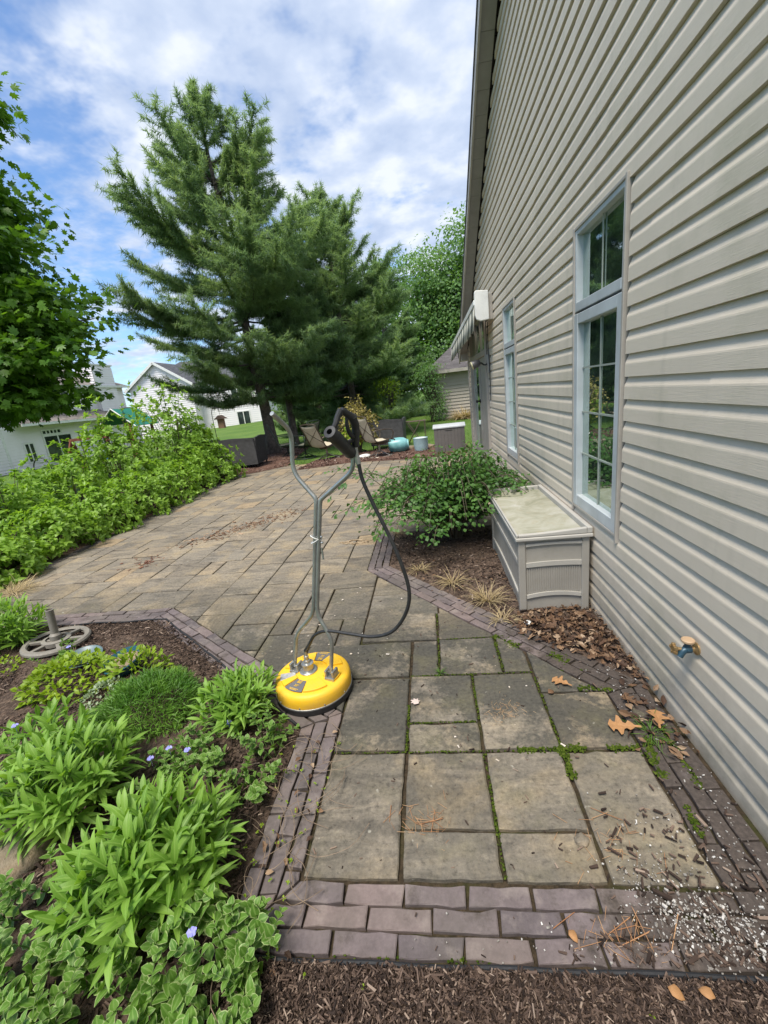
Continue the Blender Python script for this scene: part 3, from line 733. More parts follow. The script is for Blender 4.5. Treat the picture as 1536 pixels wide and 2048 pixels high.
    g = Geo(); g.box(X0 - .04, X1, y0 + c, y1 - c, -.02, .07); g.build('threshold', mat_plain('threshold_metal', (.25, .24, .22), .45, .6), d, bevel=.004)
    ya, yb = y0 + c, y1 - c; ym = (ya + yb) / 2
    M_DOOR = mat_plain('greige_door_paint', (0.30, 0.285, 0.25), 0.45, scale=4)
    for k, (a, b) in enumerate(((ya, ym), (ym, yb))):
        g = Geo(); q = .10; x0 = WX - .005 + .0 * k
        g.box(x0, x0 + .045, a + .003, a + q, .08, 1.835); g.box(x0, x0 + .045, b - q, b - .003, .08, 1.835)
        g.box(x0 + .001, x0 + .044, a + q, b - q, .08, .30); g.box(x0 + .001, x0 + .044, a + q, b - q, 1.73, 1.835)
        lf = g.build('door_leaf', M_DOOR, d, bevel=.004)
        if k: lf['label'] = 'dark glazed far door leaf'
        else: lf['label'] = 'beige boarded near door leaf'
        if k:
            g = Geo(); g.box(x0 + .02, x0 + .025, a + q, b - q, .30, 1.73); g.build('door_pane', M_GLASS, d)
        else:
            g = Geo(); y = a + q
            while y < b - q - .02: g.box(x0 + .012, x0 + .03, y + .003, min(y + .093, b - q - .003), .30, 1.73); y += .096
            g.build('door_panel', M_DOOR, d, bevel=.004)
        g = Geo(); hy = b - .05 if k == 0 else a + .05
        g.lathe([(.0, .0), (.028, .0), (.028, .01), (.012, .014), (.012, .04), (.026, .05), (.024, .068), (.0, .072)], (x0, hy, 1.15), 20, Matrix.Rotation(-math.pi / 2, 4, 'Y'))
        g.build('door_knob', mat_plain('black_knob', (.015, .015, .015), .35, .4), d, smooth='auto')
    w3 = (yb - ya) / 3
    g = Geo()
    for k in (1, 2): g = Geo(); g.box(WX - .01, WX + .04, ya + w3 * k - .025, ya + w3 * k + .025, 1.92, zt - c); g.build('transom_bar', M_TRIM, d, bevel=.003)
    for k in range(3):
        g = Geo(); g.box(WX + .012, WX + .017, ya + w3 * k + .026, ya + w3 * (k + 1) - .026, 1.921, zt - c - .001); g.build('transom_pane', M_GLASS, d)
house()
# ------------------------------------------------------------------ surface cleaner
def mat_yellow():
    k = Nodes('scuffed_yellow_plastic'); p = k.coord()
    c = k.mix(k.ramp(k.noise(10, 6, 0.7, p), [(0.45, 0.0), (0.7, 0.5)]), (0.78, 0.46, 0.018), (0.60, 0.37, 0.09))
    sc = k.ramp(k.noise(60, 6, 0.8, k.scale(p, (1, 1, .3))), [(0.62, 0.0), (0.7, 0.7)])
    c = k.mix(sc, c, (0.50, 0.36, 0.18))
    sp = k.n('ShaderNodeSeparateXYZ'); k.l(p, sp.inputs[0])
    low = k.n('ShaderNodeMapRange'); low.inputs['From Min'].default_value = .075; low.inputs['From Max'].default_value = .03; k.l(sp.outputs[2], low.inputs[0])
    c = k.mix(k.math('MULTIPLY', low.outputs[0], k.ramp(k.noise(14, 5, .7, p), [(.35, .1), (.65, .7)])), c, (0.50, 0.27, 0.06))
    return k.done(k.bsdf(c, k.ramp(k.noise(25, 4, .6, p), [(.3, .42), (.7, .68)]), 0, None, 0.45))
M_BLACK = mat_plain('black_rubber', (0.018, 0.018, 0.019), 0.5, scale=20, var=.3, dirt=((.07, .065, .06), .4))
M_STEEL = mat_plain('dull_steel_tube', (0.36, 0.37, 0.36), 0.38, 0.7, scale=18, var=.18, dirt=((.16, .15, .13), .5))
M_CAST = mat_plain('cast_zinc', (0.42, 0.42, 0.40), 0.35, 0.8, scale=30, var=.2, dirt=((.2, .19, .17), .4))
def surface_cleaner():
    B = np.array([-.705, 1.853, 0.0]); C0 = np.array([0, 0, EYE])
    t = thing('surface_cleaner', 'yellow round pressure washer surface cleaner standing on the paving with Y shaped steel handle', 'cleaner', B)
    def near(p, o=0.0): p = np.asarray(p, float); return C0 + (p - C0) * (1 - o / 1.517) - B
    g = Geo(); g.lathe([(.0, .030), (.190, .030), (.196, .034), (.1965, .060), (.195, .084), (.190, .097), (.181, .1045), (.170, .1075), (.120, .1115), (.078, .1145), (.068, .119), (0, .119)], seg=72, cap=False)
    for a0, a1 in ((20, 62), (95, 125), (150, 168), (208, 226), (268, 312), (326, 352)):   # raised ribs moulded in the top
        n = 8; A = np.radians(np.linspace(a0, a1, n)); zi, zo = .1240, .1190
        P = [(.082 * math.cos(a), .082 * math.sin(a)) for a in A] + [(.160 * math.cos(a), .160 * math.sin(a)) for a in A[::-1]]
        zz = [zi] * n + [zo] * n
        V = [(x, y, z) for (x, y), z in zip(P, zz)] + [(x, y, .10) for x, y in P]; m = 2 * n; i = np.arange(m); j = (i + 1) % m
        g.add(V, [np.array([list(range(m))]), np.stack([i, i + m, j + m, j], -1)])
    k = g.build('deck', mat_yellow(), t, bevel=.002, smooth='auto', recalc=True)
    g = Geo(); g.lathe([(.186, .004), (.1995, .004), (.2005, .032), (.1955, .034), (.186, .031)], seg=72, cap=False)
    g.build('skirt', M_BLACK, t, smooth='auto', recalc=True)
    g = Geo(); g.lathe([(.1962, .0338), (.1990, .0338), (.1990, .0375), (.1968, .0385)], seg=72, cap=False)
    g.build('rim_band', M_STEEL, t, recalc=True)
    for k in range(10):
        a = k * 2 * math.pi / 10 + .2; g = Geo()
        g.lathe([(0, 0), (.004, 0), (.0035, .003), (0, .004)], (.196 * math.cos(a), .196 * math.sin(a), .046), 8, Matrix.Rotation(a, 4, 'Z') @ Matrix.Rotation(math.pi / 2, 4, 'Y'))
        g.build('rivet', M_CAST, t)
    # decals: grey sectors with yellow writing, one white instruction sticker
    dm = mat_plain('grey_decal', (0.13, 0.125, 0.13), .5); wm = mat_plain('instruction_sticker', (0.34, 0.34, 0.34), .5, var=.35, scale=60); ym = mat_plain('decal_yellow', (.75, .46, .03), .5)
    def zt(r): return .1192 - (r - .07) * .045
    for a0, a1, m, txt in ((228, 266, dm, 1), (63, 94, dm, 1), (186, 207, wm, 0)):
        A = np.radians(np.linspace(a0, a1, 8)); g = Geo(); rs = np.linspace(.085, .163, 4); V = []
        for r in rs: V += [(r * math.cos(a), r * math.sin(a), zt(r) - .0003 * (r > .15)) for a in A]
        V2 = V + [(x, y, z - .006) for x, y, z in V]; F = [(i * 8 + j, i * 8 + j + 1, (i + 1) * 8 + j + 1, (i + 1) * 8 + j) for i in range(3) for j in range(7)]
        g.add(V2, [np.array(F)[:, ::-1]]); dec = g.build('decal', m, t)
        dec['label'] = 'grey decal with yellow lettering' if txt else 'pale instruction sticker'
        am = math.radians((a0 + a1) / 2)
        if txt:
            for s, r, size in (('BE', .100, .026), ('20"', .126, .020)):
                c = bpy.data.curves.new('lettering', 'FONT'); c.body = s; c.size = size; c.extrude = .0004; c.align_x = 'CENTER'; c.align_y = 'CENTER'
                c.materials.append(ym); o = bpy.data.objects.new('lettering_curve', c); COL.objects.link(o); dg = bpy.context.evaluated_depsgraph_get()
                me = bpy.data.meshes.new_from_object(o.evaluated_get(dg)); bpy.data.objects.remove(o); o = bpy.data.objects.new('lettering', me); COL.objects.link(o); o.parent = dec
                o.location = (r * math.cos(am), r * math.sin(am), zt(r) + .0012); o.rotation_euler = (0, 0, am + math.pi / 2)
            g = Geo()
            for r, w in ((.145, .052), (.152, .040)):
                q = -w / 2
                while q < w / 2:
                    l = RNG.uniform(.003, .008); x = np.array([math.cos(am), math.sin(am)]) * r; e = np.array([-math.sin(am), math.cos(am)])
                    a, b = x + e * q, x + e * (q + l); u = np.array([math.cos(am), math.sin(am)]) * .0035
                    g.add([(*a, zt(r) + .001), (*(a + u), zt(r) + .0008), (*(b + u), zt(r) + .0008), (*b, zt(r) + .001)], [[(0, 1, 2, 3)]]); q += l + .002
            g.build('small_print', ym, dec)
    g = Geo(); g.lathe([(0, .112), (.047, .112), (.047, .124), (.043, .128), (.030, .129), (.029, .158), (.032, .160), (.032, .166), (.017, .168), (.016, .182), (.011, .184), (.011, .192), (.013, .193), (.013, .206), (.008, .208), (.008, .240), (0, .240)], (-.018, .0, 0), 36, cap=False)
    g.build('swivel', M_CAST, t, smooth='auto', recalc=True)
    hb = near((-.689 - .01, 1.839, .28)); L0 = [-.791, 1.869, .118]; R0 = [-.587, 1.800, .118]
    ax = unit(np.array(R0) - np.array(L0)); az = math.atan2(ax[1], ax[0])
    for p in (L0, R0):
        M = Matrix.Translation(Vector(np.array(p) - B)) @ Matrix.Rotation(az, 4, 'Z'); g = Geo()
        g.box(-.027, .027, -.030, .030, -.010, .007, M)
        g.box(-.026, -.014, -.025, .025, .007, .042, M); g.box(.014, .026, -.025, .025, .007, .042, M)
        g.lathe([(0, -.027), (.005, -.027), (.005, .027), (0, .027)], (0, 0, 0), 10, M @ Matrix.Translation((0, 0, .024)) @ Matrix.Rotation(math.pi / 2, 4, 'Y'), cap=False)
        g.build('bracket', M_CAST, t, bevel=.003)
    left = [(-.800, 1.873, .135), (-.755, 1.857, .332), (-.6315, 1.815, .462), (-.520, 1.777, 1.016), (-.515, 1.776, 1.045), (-.609, 1.807, 1.165), (-.583, 1.800, 1.345)]
    right = [(-.589, 1.801, .135), (-.552, 1.788, .336), (-.612, 1.808, .465), (-.501, 1.771, 1.016), (-.494, 1.769, 1.039), (-.320, 1.710, 1.166), (-.312, 1.707, 1.250)]
    left = [near(p) for p in left] + [np.array([-.614, 1.690, 1.428]) - B]
    right = [near(p) for p in right] + [np.array([-.352, 1.600, 1.322]) - B]
    g = Geo(); g.tube(fillet(left, .05, 6), .0098, 14); g.build('handle_tube', M_STEEL, t, smooth='auto')
    g = Geo(); g.tube(fillet(right, .05, 6), .0098, 14); g.build('handle_tube', M_STEEL, t, smooth='auto')
    g = Geo()
    for z, s in ((.862, 0), (.848, 1)):
        c = near((-.5465 - .003 * s, 1.786, z)); th = np.linspace(0, 2 * np.pi, 24)
        g.tube([c + np.array([.024 * math.cos(a), .015 * math.sin(a), (.012 if s else -.012) * math.cos(a)]) for a in th], .0022, 6, cap=False)
    g.build('cable_tie', M_WHITE, t)
    g = Geo()
    for z in (.866, .838): 
        c = near((-.5465, 1.786, z)); g.tube([c + np.array([-.026, .004, 0]), c + np.array([.026, -.008, 0])], .0032, 8)
        g.tube([c + np.array([.024, -.008, 0]), c + np.array([.030, -.009, 0])], .006, 6)
    g.box(.016, .022, -.006, .004, -.035, .02, Matrix.Translation(Vector(near((-.548, 1.786, .79)))))
    g.build('clamp_bolt', M_STEEL, t)
    # foam grip on the right bar and the trigger gun above it
    a, b = near((-.318, 1.705, 1.235), -.004), np.array([-.362, 1.560, 1.341]) - B; d = unit(b - a)
    g = Geo(); M = Vector(d).to_track_quat('Z', 'Y').to_matrix().to_4x4(); Lg = np.linalg.norm(b - a)
    g.lathe([(.011, 0), (.024, .002), (.0265, .010), (.0265, Lg - .006), (.024, Lg), (.0115, Lg + .001), (.0105, Lg - .03), (0, Lg - .03)], a, 28, M, cap=False)
    g.build('foam_grip', M_BLACK, t, smooth='auto', recalc=True)
    g = Geo()
    body = [near((-.297, 1.702, 1.262), .005), near((-.292, 1.70, 1.300), .01), near((-.287, 1.699, 1.345), .02), near((-.296, 1.702, 1.378), .04)]
    g.tube(bez(body, 12), np.linspace(.015, .017, 12), 12)
    top = [near((-.290, 1.70, 1.372), .03), near((-.315, 1.708, 1.392), .06), near((-.338, 1.716, 1.410), .09)]
    g.tube(bez(top, 12), np.linspace(.018, .011, 12), 12)
    lever = [near((-.338, 1.716, 1.411), .088), near((-.357, 1.722, 1.385), .10), near((-.372, 1.727, 1.355), .115), near((-.390, 1.733, 1.332), .125)]
    g.tube(bez(lever, 14), np.linspace(.013, .010, 14), 10)
    grd = [near((-.292, 1.70, 1.292), .012), near((-.318, 1.709, 1.284), .03), near((-.345, 1.718, 1.279), .055), near((-.350, 1.72, 1.30), .08)]
    g.tube(bez(grd, 12), .008, 8)
    g.build('trigger_gun', M_BLACK, t, smooth='auto')
    g = Geo(); trig = [near((-.318, 1.709, 1.386), .06), near((-.322, 1.71, 1.35), .065), near((-.316, 1.708, 1.318), .05), near((-.303, 1.704, 1.30), .03)]
    g.tube(bez(trig, 12), np.linspace(.006, .010, 12), 8); g.build('trigger', M_BLACK, t, smooth='auto')
    g = Geo(); g.tube([near((-.299, 1.703, 1.262)), near((-.298, 1.702, 1.225))], .0095, 12); g.tube([near((-.298, 1.702, 1.225)), near((-.294, 1.701, 1.190))], .0115, 6); g.build('fitting', M_CAST, t)
    hose = [(-.294, 1.701, 1.195), (-.286, 1.698, 1.123), (-.255, 1.688, 1.027), (-.205, 1.671, .897), (-.165, 1.657, .777), (-.140, 1.649, .640), (-.164, 1.657, .530), (-.236, 1.681, .428), (-.337, 1.715, .384), (-.450, 1.754, .380), (-.569, 1.794, .378), (-.644, 1.819, .344), (-.69, 1.835, .28)]
    H = [near(p) for p in hose] + [np.array([-.018, .0, .235])]
    g = Geo(); g.tube(bez(H, 90), .0082, 12); g.build('hose', M_BLACK, t, smooth='auto')
surface_cleaner()

# ------------------------------------------------------------------ deck boxes
def mat_lid():
    k = Nodes('algae_stained_lid'); p = k.coord()
    c = k.ramp(k.noise(4, 6, .68, p, .6), [(.3, (0.42, 0.405, 0.36)), (.48, (0.33, 0.32, 0.25)), (.7, (0.19, 0.19, 0.125))])
    c = k.mix(k.ramp(k.noise(16, 5, .7, p), [(.55, 0.), (.75, .5)]), c, (.30, .24, .14))
    return k.done(k.bsdf(c, .6, 0, k.bump(k.noise(40, 4, .6, p), .2, .004), .3))
M_BOX = mat_plain('taupe_resin', (0.305, 0.285, 0.25), 0.5, scale=5, var=.08, bump=.1, dirt=((.20, .185, .13), .4))
M_BOXL = mat_plain('pale_resin', (0.40, 0.38, 0.34), 0.5, scale=5, var=.08, bump=.1, dirt=((.27, .25, .17), .4))
def deck_box():
    W_, D_ = .425, 1.17
    t = thing('deck_box', 'pale taupe resin deck box under the window with algae stained recessed lid', 'deck box', (.487, 2.535, -.01))
    g = Geo(); g.box(.012, W_ - .012, .012, D_ - .012, .0, .49); g.build('body', M_BOX, t, bevel=.004)
    for x in (0, W_ - .045):
        for y in (0, D_ - .045):
            g = Geo(); g.box(x, x + .045, y, y + .045, -.0, .495); g.build('corner_post', M_BOX, t, bevel=.006)
    def bow(n=14): return np.linspace(-1, 1, n)
    g = Geo(); x0, x1 = .046, W_ - .046                           # curved rails on the end facing the path
    for zb, zt in ((.10, .125), (.315, .345), (.455, .472)):
        u = bow(); xs = (x0 + x1) / 2 + u * (x1 - x0) / 2; c = .018 * (1 - u ** 2) * (1 if zb < .2 else .35)
        P = [(x, .001, zb + cc) for x, cc in zip(xs, c)] + [(x, .001, zt + cc) for x, cc in zip(xs[::-1], c[::-1])]
        g = Geo(); g.extrude_poly(P, (0, .010, 0)); g.build('end_rail', M_BOXL, t, recalc=True)
    g = Geo(); n = 24
    for k in range(n):
        x = x0 + .004 + k * (x1 - x0 - .008) / n; g.box(x, x + .008, .0075, .011, .135, .308)
    g.build('beadboard', M_BOX, t, bevel=.001)
    g = Geo(); y0, y1 = .046, D_ - .046
    for zb, zt in ((.10, .125), (.325, .352), (.45, .468)):
        u = bow(20); ys = (y0 + y1) / 2 + u * (y1 - y0) / 2; c = .022 * (1 - u ** 2) * (1 if zb < .2 else .3)
        P = [(.001, y, zb + cc) for y, cc in zip(ys, c)] + [(.001, y, zt + cc) for y, cc in zip(ys[::-1], c[::-1])]
        g = Geo(); g.extrude_poly(P, (.010, 0, 0)); g.build('front_rail', M_BOXL, t, recalc=True)
    e = .016
    g = Geo(); g.box(-e, W_ + e, -e, D_ + e, .496, .520); g.build('lid_lip', M_BOXL, t, bevel=.007, seg=3)
    g = Geo(); f = .035; z0, z1 = .521, .560
    g.box(-e + .004, -e + f * .5, -e + .004, D_ + e - .004, z0, z0 + .020); g.box(W_ + e - f, W_ + e - .004, -e + .004, D_ + e - .004, z0, z1)
    g.box(-e + f * .5 + .001, W_ + e - f - .001, D_ + e - f, D_ + e - .004, z0, z1 - .002)
    # front rim swoops up from left to right
    u = np.linspace(0, 1, 12); xs = -e + f * .5 + .001 + u * (W_ + 2 * e - f * 1.5 - .002); zz = z0 + .018 + (z1 - z0 - .02) * u ** 1.6
    P = [(x, -e + .004, z0) for x in xs] + [(x, -e + .004, z) for x, z in zip(xs[::-1], zz[::-1])]
    g.extrude_poly(P, (0, f - .006, 0)); g.build('lid_rim', M_BOXL, t, bevel=.005, recalc=True)
    g = Geo(); g.box(-e + f * .5 + .0005, W_ + e - f - .0005, -e + f - .001, D_ + e - f - .0005, .519, .5255); g.build('lid_panel', mat_lid(), t)
    t2 = thing('storage_box', 'brown vertical plank storage box with grey domed lid beside the far door', 'deck box', (.10, 9.86, -.005), R(-3))
    M_BR = mat_plain('brown_grey_resin', (0.135, 0.122, 0.112), .5, scale=4, bump=.1); M_GL = mat_plain('grey_resin_lid', (0.44, 0.45, 0.46), .45, scale=4)
    g = Geo(); g.box(.01, .70, .01, .58, 0, .56); g.build('body', M_BR, t2, bevel=.006)
    g = Geo()
    for k in range(9): g.box(.02 + k * .076, .02 + k * .076 + .069, .001, .0095, .02, .545)
    g.build('front_plank', M_BR, t2, bevel=.002)
    g = Geo(); g.box(.27, .43, -.002, .004, .50, .515); g.build('handle_slot', M_DARK, t2)
    g = Geo(); n = 10; ys = np.linspace(-.015, .61, n); zz = .585 + .05 * np.sin(np.linspace(.15, 2.6, n))
    P = [(-.012, y, z) for y, z in zip(ys, zz)] + [(-.012, .61, .562), (-.012, -.015, .562)]
    g.extrude_poly(P, (.735, 0, 0)); g.build('lid', M_GL, t2, bevel=.006, recalc=True)
deck_box()

# ------------------------------------------------------------------ things on the house wall
def wall_things():
    t = thing('garden_tap', 'blue and brass outdoor tap low on the siding near the path', 'tap', (WX, 1.505, .395)); t.scale = (.78, .78, .78)
    br = mat_plain('brass', (.45, .31, .15), .4, .8, scale=40, var=.25); bl = mat_plain('blue_painted_metal', (.025, .065, .095), .4, .2, scale=40, var=.25); wd = mat_plain('tan_handle', (.44, .30, .18), .6)
    X = Matrix.Rotation(-math.pi / 2, 4, 'Y')
    g = Geo(); g.lathe([(0, .0), (.030, .0), (.030, .008), (.020, .012), (.014, .016), (.014, .035), (0, .035)], (0, 0, 0), 24, X, cap=False); g.build('flange', br, t, smooth='auto', recalc=True)
    g = Geo(); g.tube([(-.03, 0, 0), (-.055, 0, 0)], .020, 14); g.tube(bez([(-.045, 0, 0), (-.065, -.003, -.008), (-.082, -.006, -.034)], 10), [.017] * 10, 12); g.lathe([(0, 0), (.014, 0), (.013, .03), (0, .03)], (-.045, 0, .01), 14, cap=False); g.build('valve_body', bl, t, smooth='auto', recalc=True)
    g = Geo(); g.lathe([(0, 0), (.026, 0), (.029, .004), (.029, .012), (.024, .016), (0, .016)], (-.045, 0, .040), 24, cap=False); g.build('valve_cap', wd, t, smooth='auto', recalc=True)
    g = Geo(); g.tube([(-.07, .0, .0), (-.098, .004, .004)], .009, 10)
    for k in range(5):
        a = k * 1.2566; g.lathe([(0, -.009), (.010, -.006), (.010, .006), (0, .009)], (-.104, .004 + .020 * math.cos(a), .004 + .020 * math.sin(a)), 8, cap=False)
    g.lathe([(0, -.006), (.020, -.006), (.020, .006), (0, .006)], (-.104, .004, .004), 16, X, cap=False); g.build('hand_wheel', br, t, smooth='auto', recalc=True)
    # floodlight beside the door
    t = thing('wall_light', 'dark bracket spotlight with yellowed lens beside the door', 'lamp', (WX, 6.52, 1.70))
    g = Geo(); g.box(-.03, .004, -.055, .055, -.13, .13); g.build('mounting_plate', M_TRIM, t, bevel=.006)
    g = Geo(); g.tube(bez([(-.03, 0, .0), (-.07, 0, -.01), (-.11, 0, .02), (-.14, -.0, .03)], 12), .010, 8); g.build('arm', M_BLACK, t)
    g = Geo(); M = Matrix.Translation((-.13, 0, .035)) @ Matrix.Rotation(R(-108), 4, 'Y'); g.lathe([(0, 0), (.03, 0), (.05, .03), (.058, .10), (.060, .115), (0, .115)], (0, 0, 0), 20, M, cap=False); g.build('lamp_head', mat_plain('grey_lamp_metal', (.11, .11, .115), .4, .4), t, smooth='auto', recalc=True)
    g = Geo(); g.lathe([(0, .1155), (.056, .1155), (.050, .128), (0, .132)], (0, 0, 0), 20, M, cap=False); g.build('lens', mat_plain('yellowed_lens', (.55, .50, .30), .3), t, smooth='auto', recalc=True)
    g = Geo(); g.tube([(-.012, .10, -.1), (-.014, .12, .75)], .006, 6); g.build('cable', M_BLACK, t)
    # retractable awning
    t = thing('retractable_awning', 'striped retractable awning with white end cap above the door', 'awning', (WX, 6.0, 2.2))
    g = Geo(); g.box(-.05, .004, .03, .30, .02, .33); g.build('wall_bracket', M_TRIM, t, bevel=.005)
    g = Geo(); P = [(-.05, 0, .36), (-.20, 0, .375), (-.222, 0, .36), (-.225, 0, .08), (-.21, 0, .035), (-.16, 0, .012), (-.05, 0, .02)]
    g.extrude_poly([(x, 0.0, z) for x, _, z in P], (0, .055, 0)); g.build('end_cap', M_WHITE, t, bevel=.008, recalc=True)
    g = Geo(); g.lathe([(0, 0), (.062, 0), (.062, 2.75), (0, 2.75)], (-.12, .09, .20), 20, Matrix.Rotation(-math.pi / 2, 4, 'X'), cap=False); g.build('fabric_roll', mat_plain('awning_roll', (.22, .22, .20), .8), t, recalc=True)
    k = Nodes('striped_awning_cloth'); sp = k.n('ShaderNodeSeparateXYZ'); k.l(k.coord(), sp.inputs[0])
    st = k.math('FRACT', k.math('MULTIPLY', sp.outputs[1], 3.3)); f1 = k.math('LESS_THAN', st, .55); st2 = k.math('LESS_THAN', k.math('FRACT', k.math('MULTIPLY_ADD', sp.outputs[1], 3.3, .25)), .12)
    c = k.mix(f1, (.055, .068, .055), (.46, .45, .38)); c = k.mix(k.math('MULTIPLY', st2, .7), c, (.20, .21, .18))
    c = k.mix(k.ramp(k.noise(8, 5, .7, k.coord()), [(.5, 0.), (.8, .4)]), c, (.22, .21, .16)); M_AWN = k.done(k.bsdf(c, .85))
    A = np.array([-.215, .02, .235]); Bp = np.array([-.33, 3.2, .0])
    g = Geo(); g.beam(A, Bp, .045, .065); g.build('front_bar', M_WHITE, t, bevel=.006)
    n = 90; u = np.linspace(0, 1, n); V = []
    for s in (0, 1):
        for q in u:
            p = A + (Bp - A) * q; w = .010 * math.sin(q * 110) * s; hgt = .30 - .07 * q + .018 * abs(math.sin(q * 46))
            V.append((p[0] - .012 - w - .025 * s, p[1], p[2] - .028 - hgt * s))
    i = np.arange(n - 1); g = Geo(); g.add(V, [np.stack([i, i + 1, i + 1 + n, i + n], -1)]); o = g.build('valance', M_AWN, t, smooth=True)
    sm = o.modifiers.new('thickness', 'SOLIDIFY'); sm.thickness = .003
    g = Geo(); V = []
    for (dx, dz) in ((-.12, .262), (-.17, .26)):
        V += [(dx, .1, dz), (dx, 2.84, dz)]
    V += [(A[0], .1, A[2] + .03), (Bp[0] + .01, 2.84, Bp[2] + .05)]
    g.add(V, [[(0, 1, 3, 2), (2, 3, 5, 4)]]); o = g.build('canopy_cloth', M_AWN, t); sm = o.modifiers.new('thickness', 'SOLIDIFY'); sm.thickness = .003
    g = Geo()
    for y in (.35, 2.6):
        g = Geo(); p = A + (Bp - A) * (y / 3.2); g.beam((-.02, y, .12), (-.14, y + .05, .10), .04, .05); g.beam((-.14, y + .05, .10), (p[0], y, p[2]), .035, .04); g.build('folding_arm', M_WHITE, t, bevel=.004)
    g = Geo(); pts = bez([(-.015, .40, .1), (-.02, .43, -.25), (-.015, .42, -.55), (-.02, .40, -1.0)], 30); g.tube(pts, .007, 6); g.build('power_cable', M_BLACK, t)
wall_things()

# ------------------------------------------------------------------ terrace furniture and pots
M_FRAME = mat_plain('bronze_chair_tube', (.10, .078, .058), .42, .5, scale=20); M_SLING = mat_plain('tan_sling_fabric', (.50, .44, .33), .8, scale=5, dirt=((.30, .26, .17), .4))
M_FR2 = mat_plain('dark_green_chair_tube', (.022, .032, .026), .45, .3, scale=20); M_SL2 = mat_plain('olive_sling_fabric', (.115, .115, .085), .8, scale=6)
M_RING = mat_plain('pale_bronze_ring', (.34, .29, .24), .4, .5, scale=12)
def swivel_chair(label, loc, rz, mf, ms, mr, tilt=0.0):
    """local: seat opens towards +X, back at -X"""
    t = thing('patio_chair', label, 'chair', loc, rz, 'sling patio chairs on the mulch'); t.rotation_euler = (0, tilt, rz)
    g = Geo(); a = np.linspace(0, 2 * np.pi, 36); g.tube([(.29 * math.cos(q), .29 * math.sin(q), .018) for q in a], .014, 10, cap=False); g.build('ring_base', mr, t, smooth=True)
    g = Geo()
    for k in range(4):
        q = k * math.pi / 2 + .5; g.tube(bez([(.285 * math.cos(q), .285 * math.sin(q), .022), (.17 * math.cos(q), .17 * math.sin(q), .075), (.03 * math.cos(q), .03 * math.sin(q), .15)], 10), .011, 8)
    g.tube([(0, 0, .10), (0, 0, .32)], .026, 12); g.build('pedestal', mr, t, smooth='auto')
    for s in (-1, 1):
        y = s * .265; g = Geo()
        g.tube(bez([(-.44, y, .98), (-.34, y, .70), (-.24, y, .42), (-.16, y, .385), (.10, y, .40), (.26, y, .395), (.30, y, .36)], 40), .0135, 8); g.build('side_rail', mf, t, smooth=True)
        g = Geo(); y2 = s * .30
        g.tube(bez([(-.30, y, .62), (-.20, y2, .655), (.05, y2, .655), (.20, y2, .63), (.25, y2, .55), (.20, y, .40)], 30), .013, 8); g.build('armrest', mf, t, smooth=True)
    g = Geo(); g.tube(bez([(-.44, -.265, .98), (-.455, -.15, 1.005), (-.458, 0, 1.01), (-.455, .15, 1.005), (-.44, .265, .98)], 16), .0135, 8)
    g.tube([(-.20, -.265, .40), (-.20, .265, .40)], .012, 8); g.tube([(.27, -.265, .385), (.27, .265, .385)], .012, 8)
    g.tube([(-.27, -.262, .50), (-.345, 0, .68), (-.27, .262, .50)], .009, 8); g.tube([(-.40, -.262, .88), (-.345, 0, .68), (-.40, .262, .88)], .009, 8); g.build('cross_brace', mf, t, smooth=True)
    g = Geo(); C_ = bez([(-.435, 0, .97), (-.33, 0, .70), (-.232, 0, .43), (-.15, 0, .40), (.10, 0, .41), (.285, 0, .40)], 26); n = len(C_)
    for p in (0,):
        V = [];
        for y in np.linspace(-.255, .255, 7):
            for c in C_: V.append((c[0], y, c[2] - .03 * (1 - (y / .255) ** 2)))
        i, j = np.meshgrid(np.arange(6), np.arange(n - 1), indexing='ij'); q = i * n + j; g.add(V, [np.stack([q, q + 1, q + n + 1, q + n], -1).reshape(-1, 4)])
    o = g.build('sling', ms, t, smooth=True); m = o.modifiers.new('thickness', 'SOLIDIFY'); m.thickness = .006
    g = Geo(); g.box(-.12, .14, -.12, .12, .30, .34); g.box(-.16, .20, -.25, -.22, .34, .37); g.box(-.16, .20, .22, .25, .34, .37); g.build('seat_mount', mf, t, bevel=.008)
    return t
swivel_chair('tan sling swivel chair turned side on beside the turquoise jar', (-1.22, 10.28, .01), R(38), M_FRAME, M_SLING, M_RING)
swivel_chair('tan sling swivel chair tipped back on the mulch left of the other tan chair', (-2.62, 10.75, .01), R(58), M_FRAME, M_SLING, M_RING, R(-7))
swivel_chair('dark green chair on the lawn just left of the tan chairs', (-3.45, 11.6, -.02), R(155), M_FR2, M_SL2, M_FR2)
swivel_chair('dark green chair nearest the pine trunk, behind the steel handle', (-4.15, 12.2, -.02), R(20), M_FR2, M_SL2, M_FR2)
swivel_chair('dark chair half hidden behind the yellowing shrub and tan chairs', (-2.05, 11.7, -.01), R(60), M_FR2, M_SL2, M_FR2)

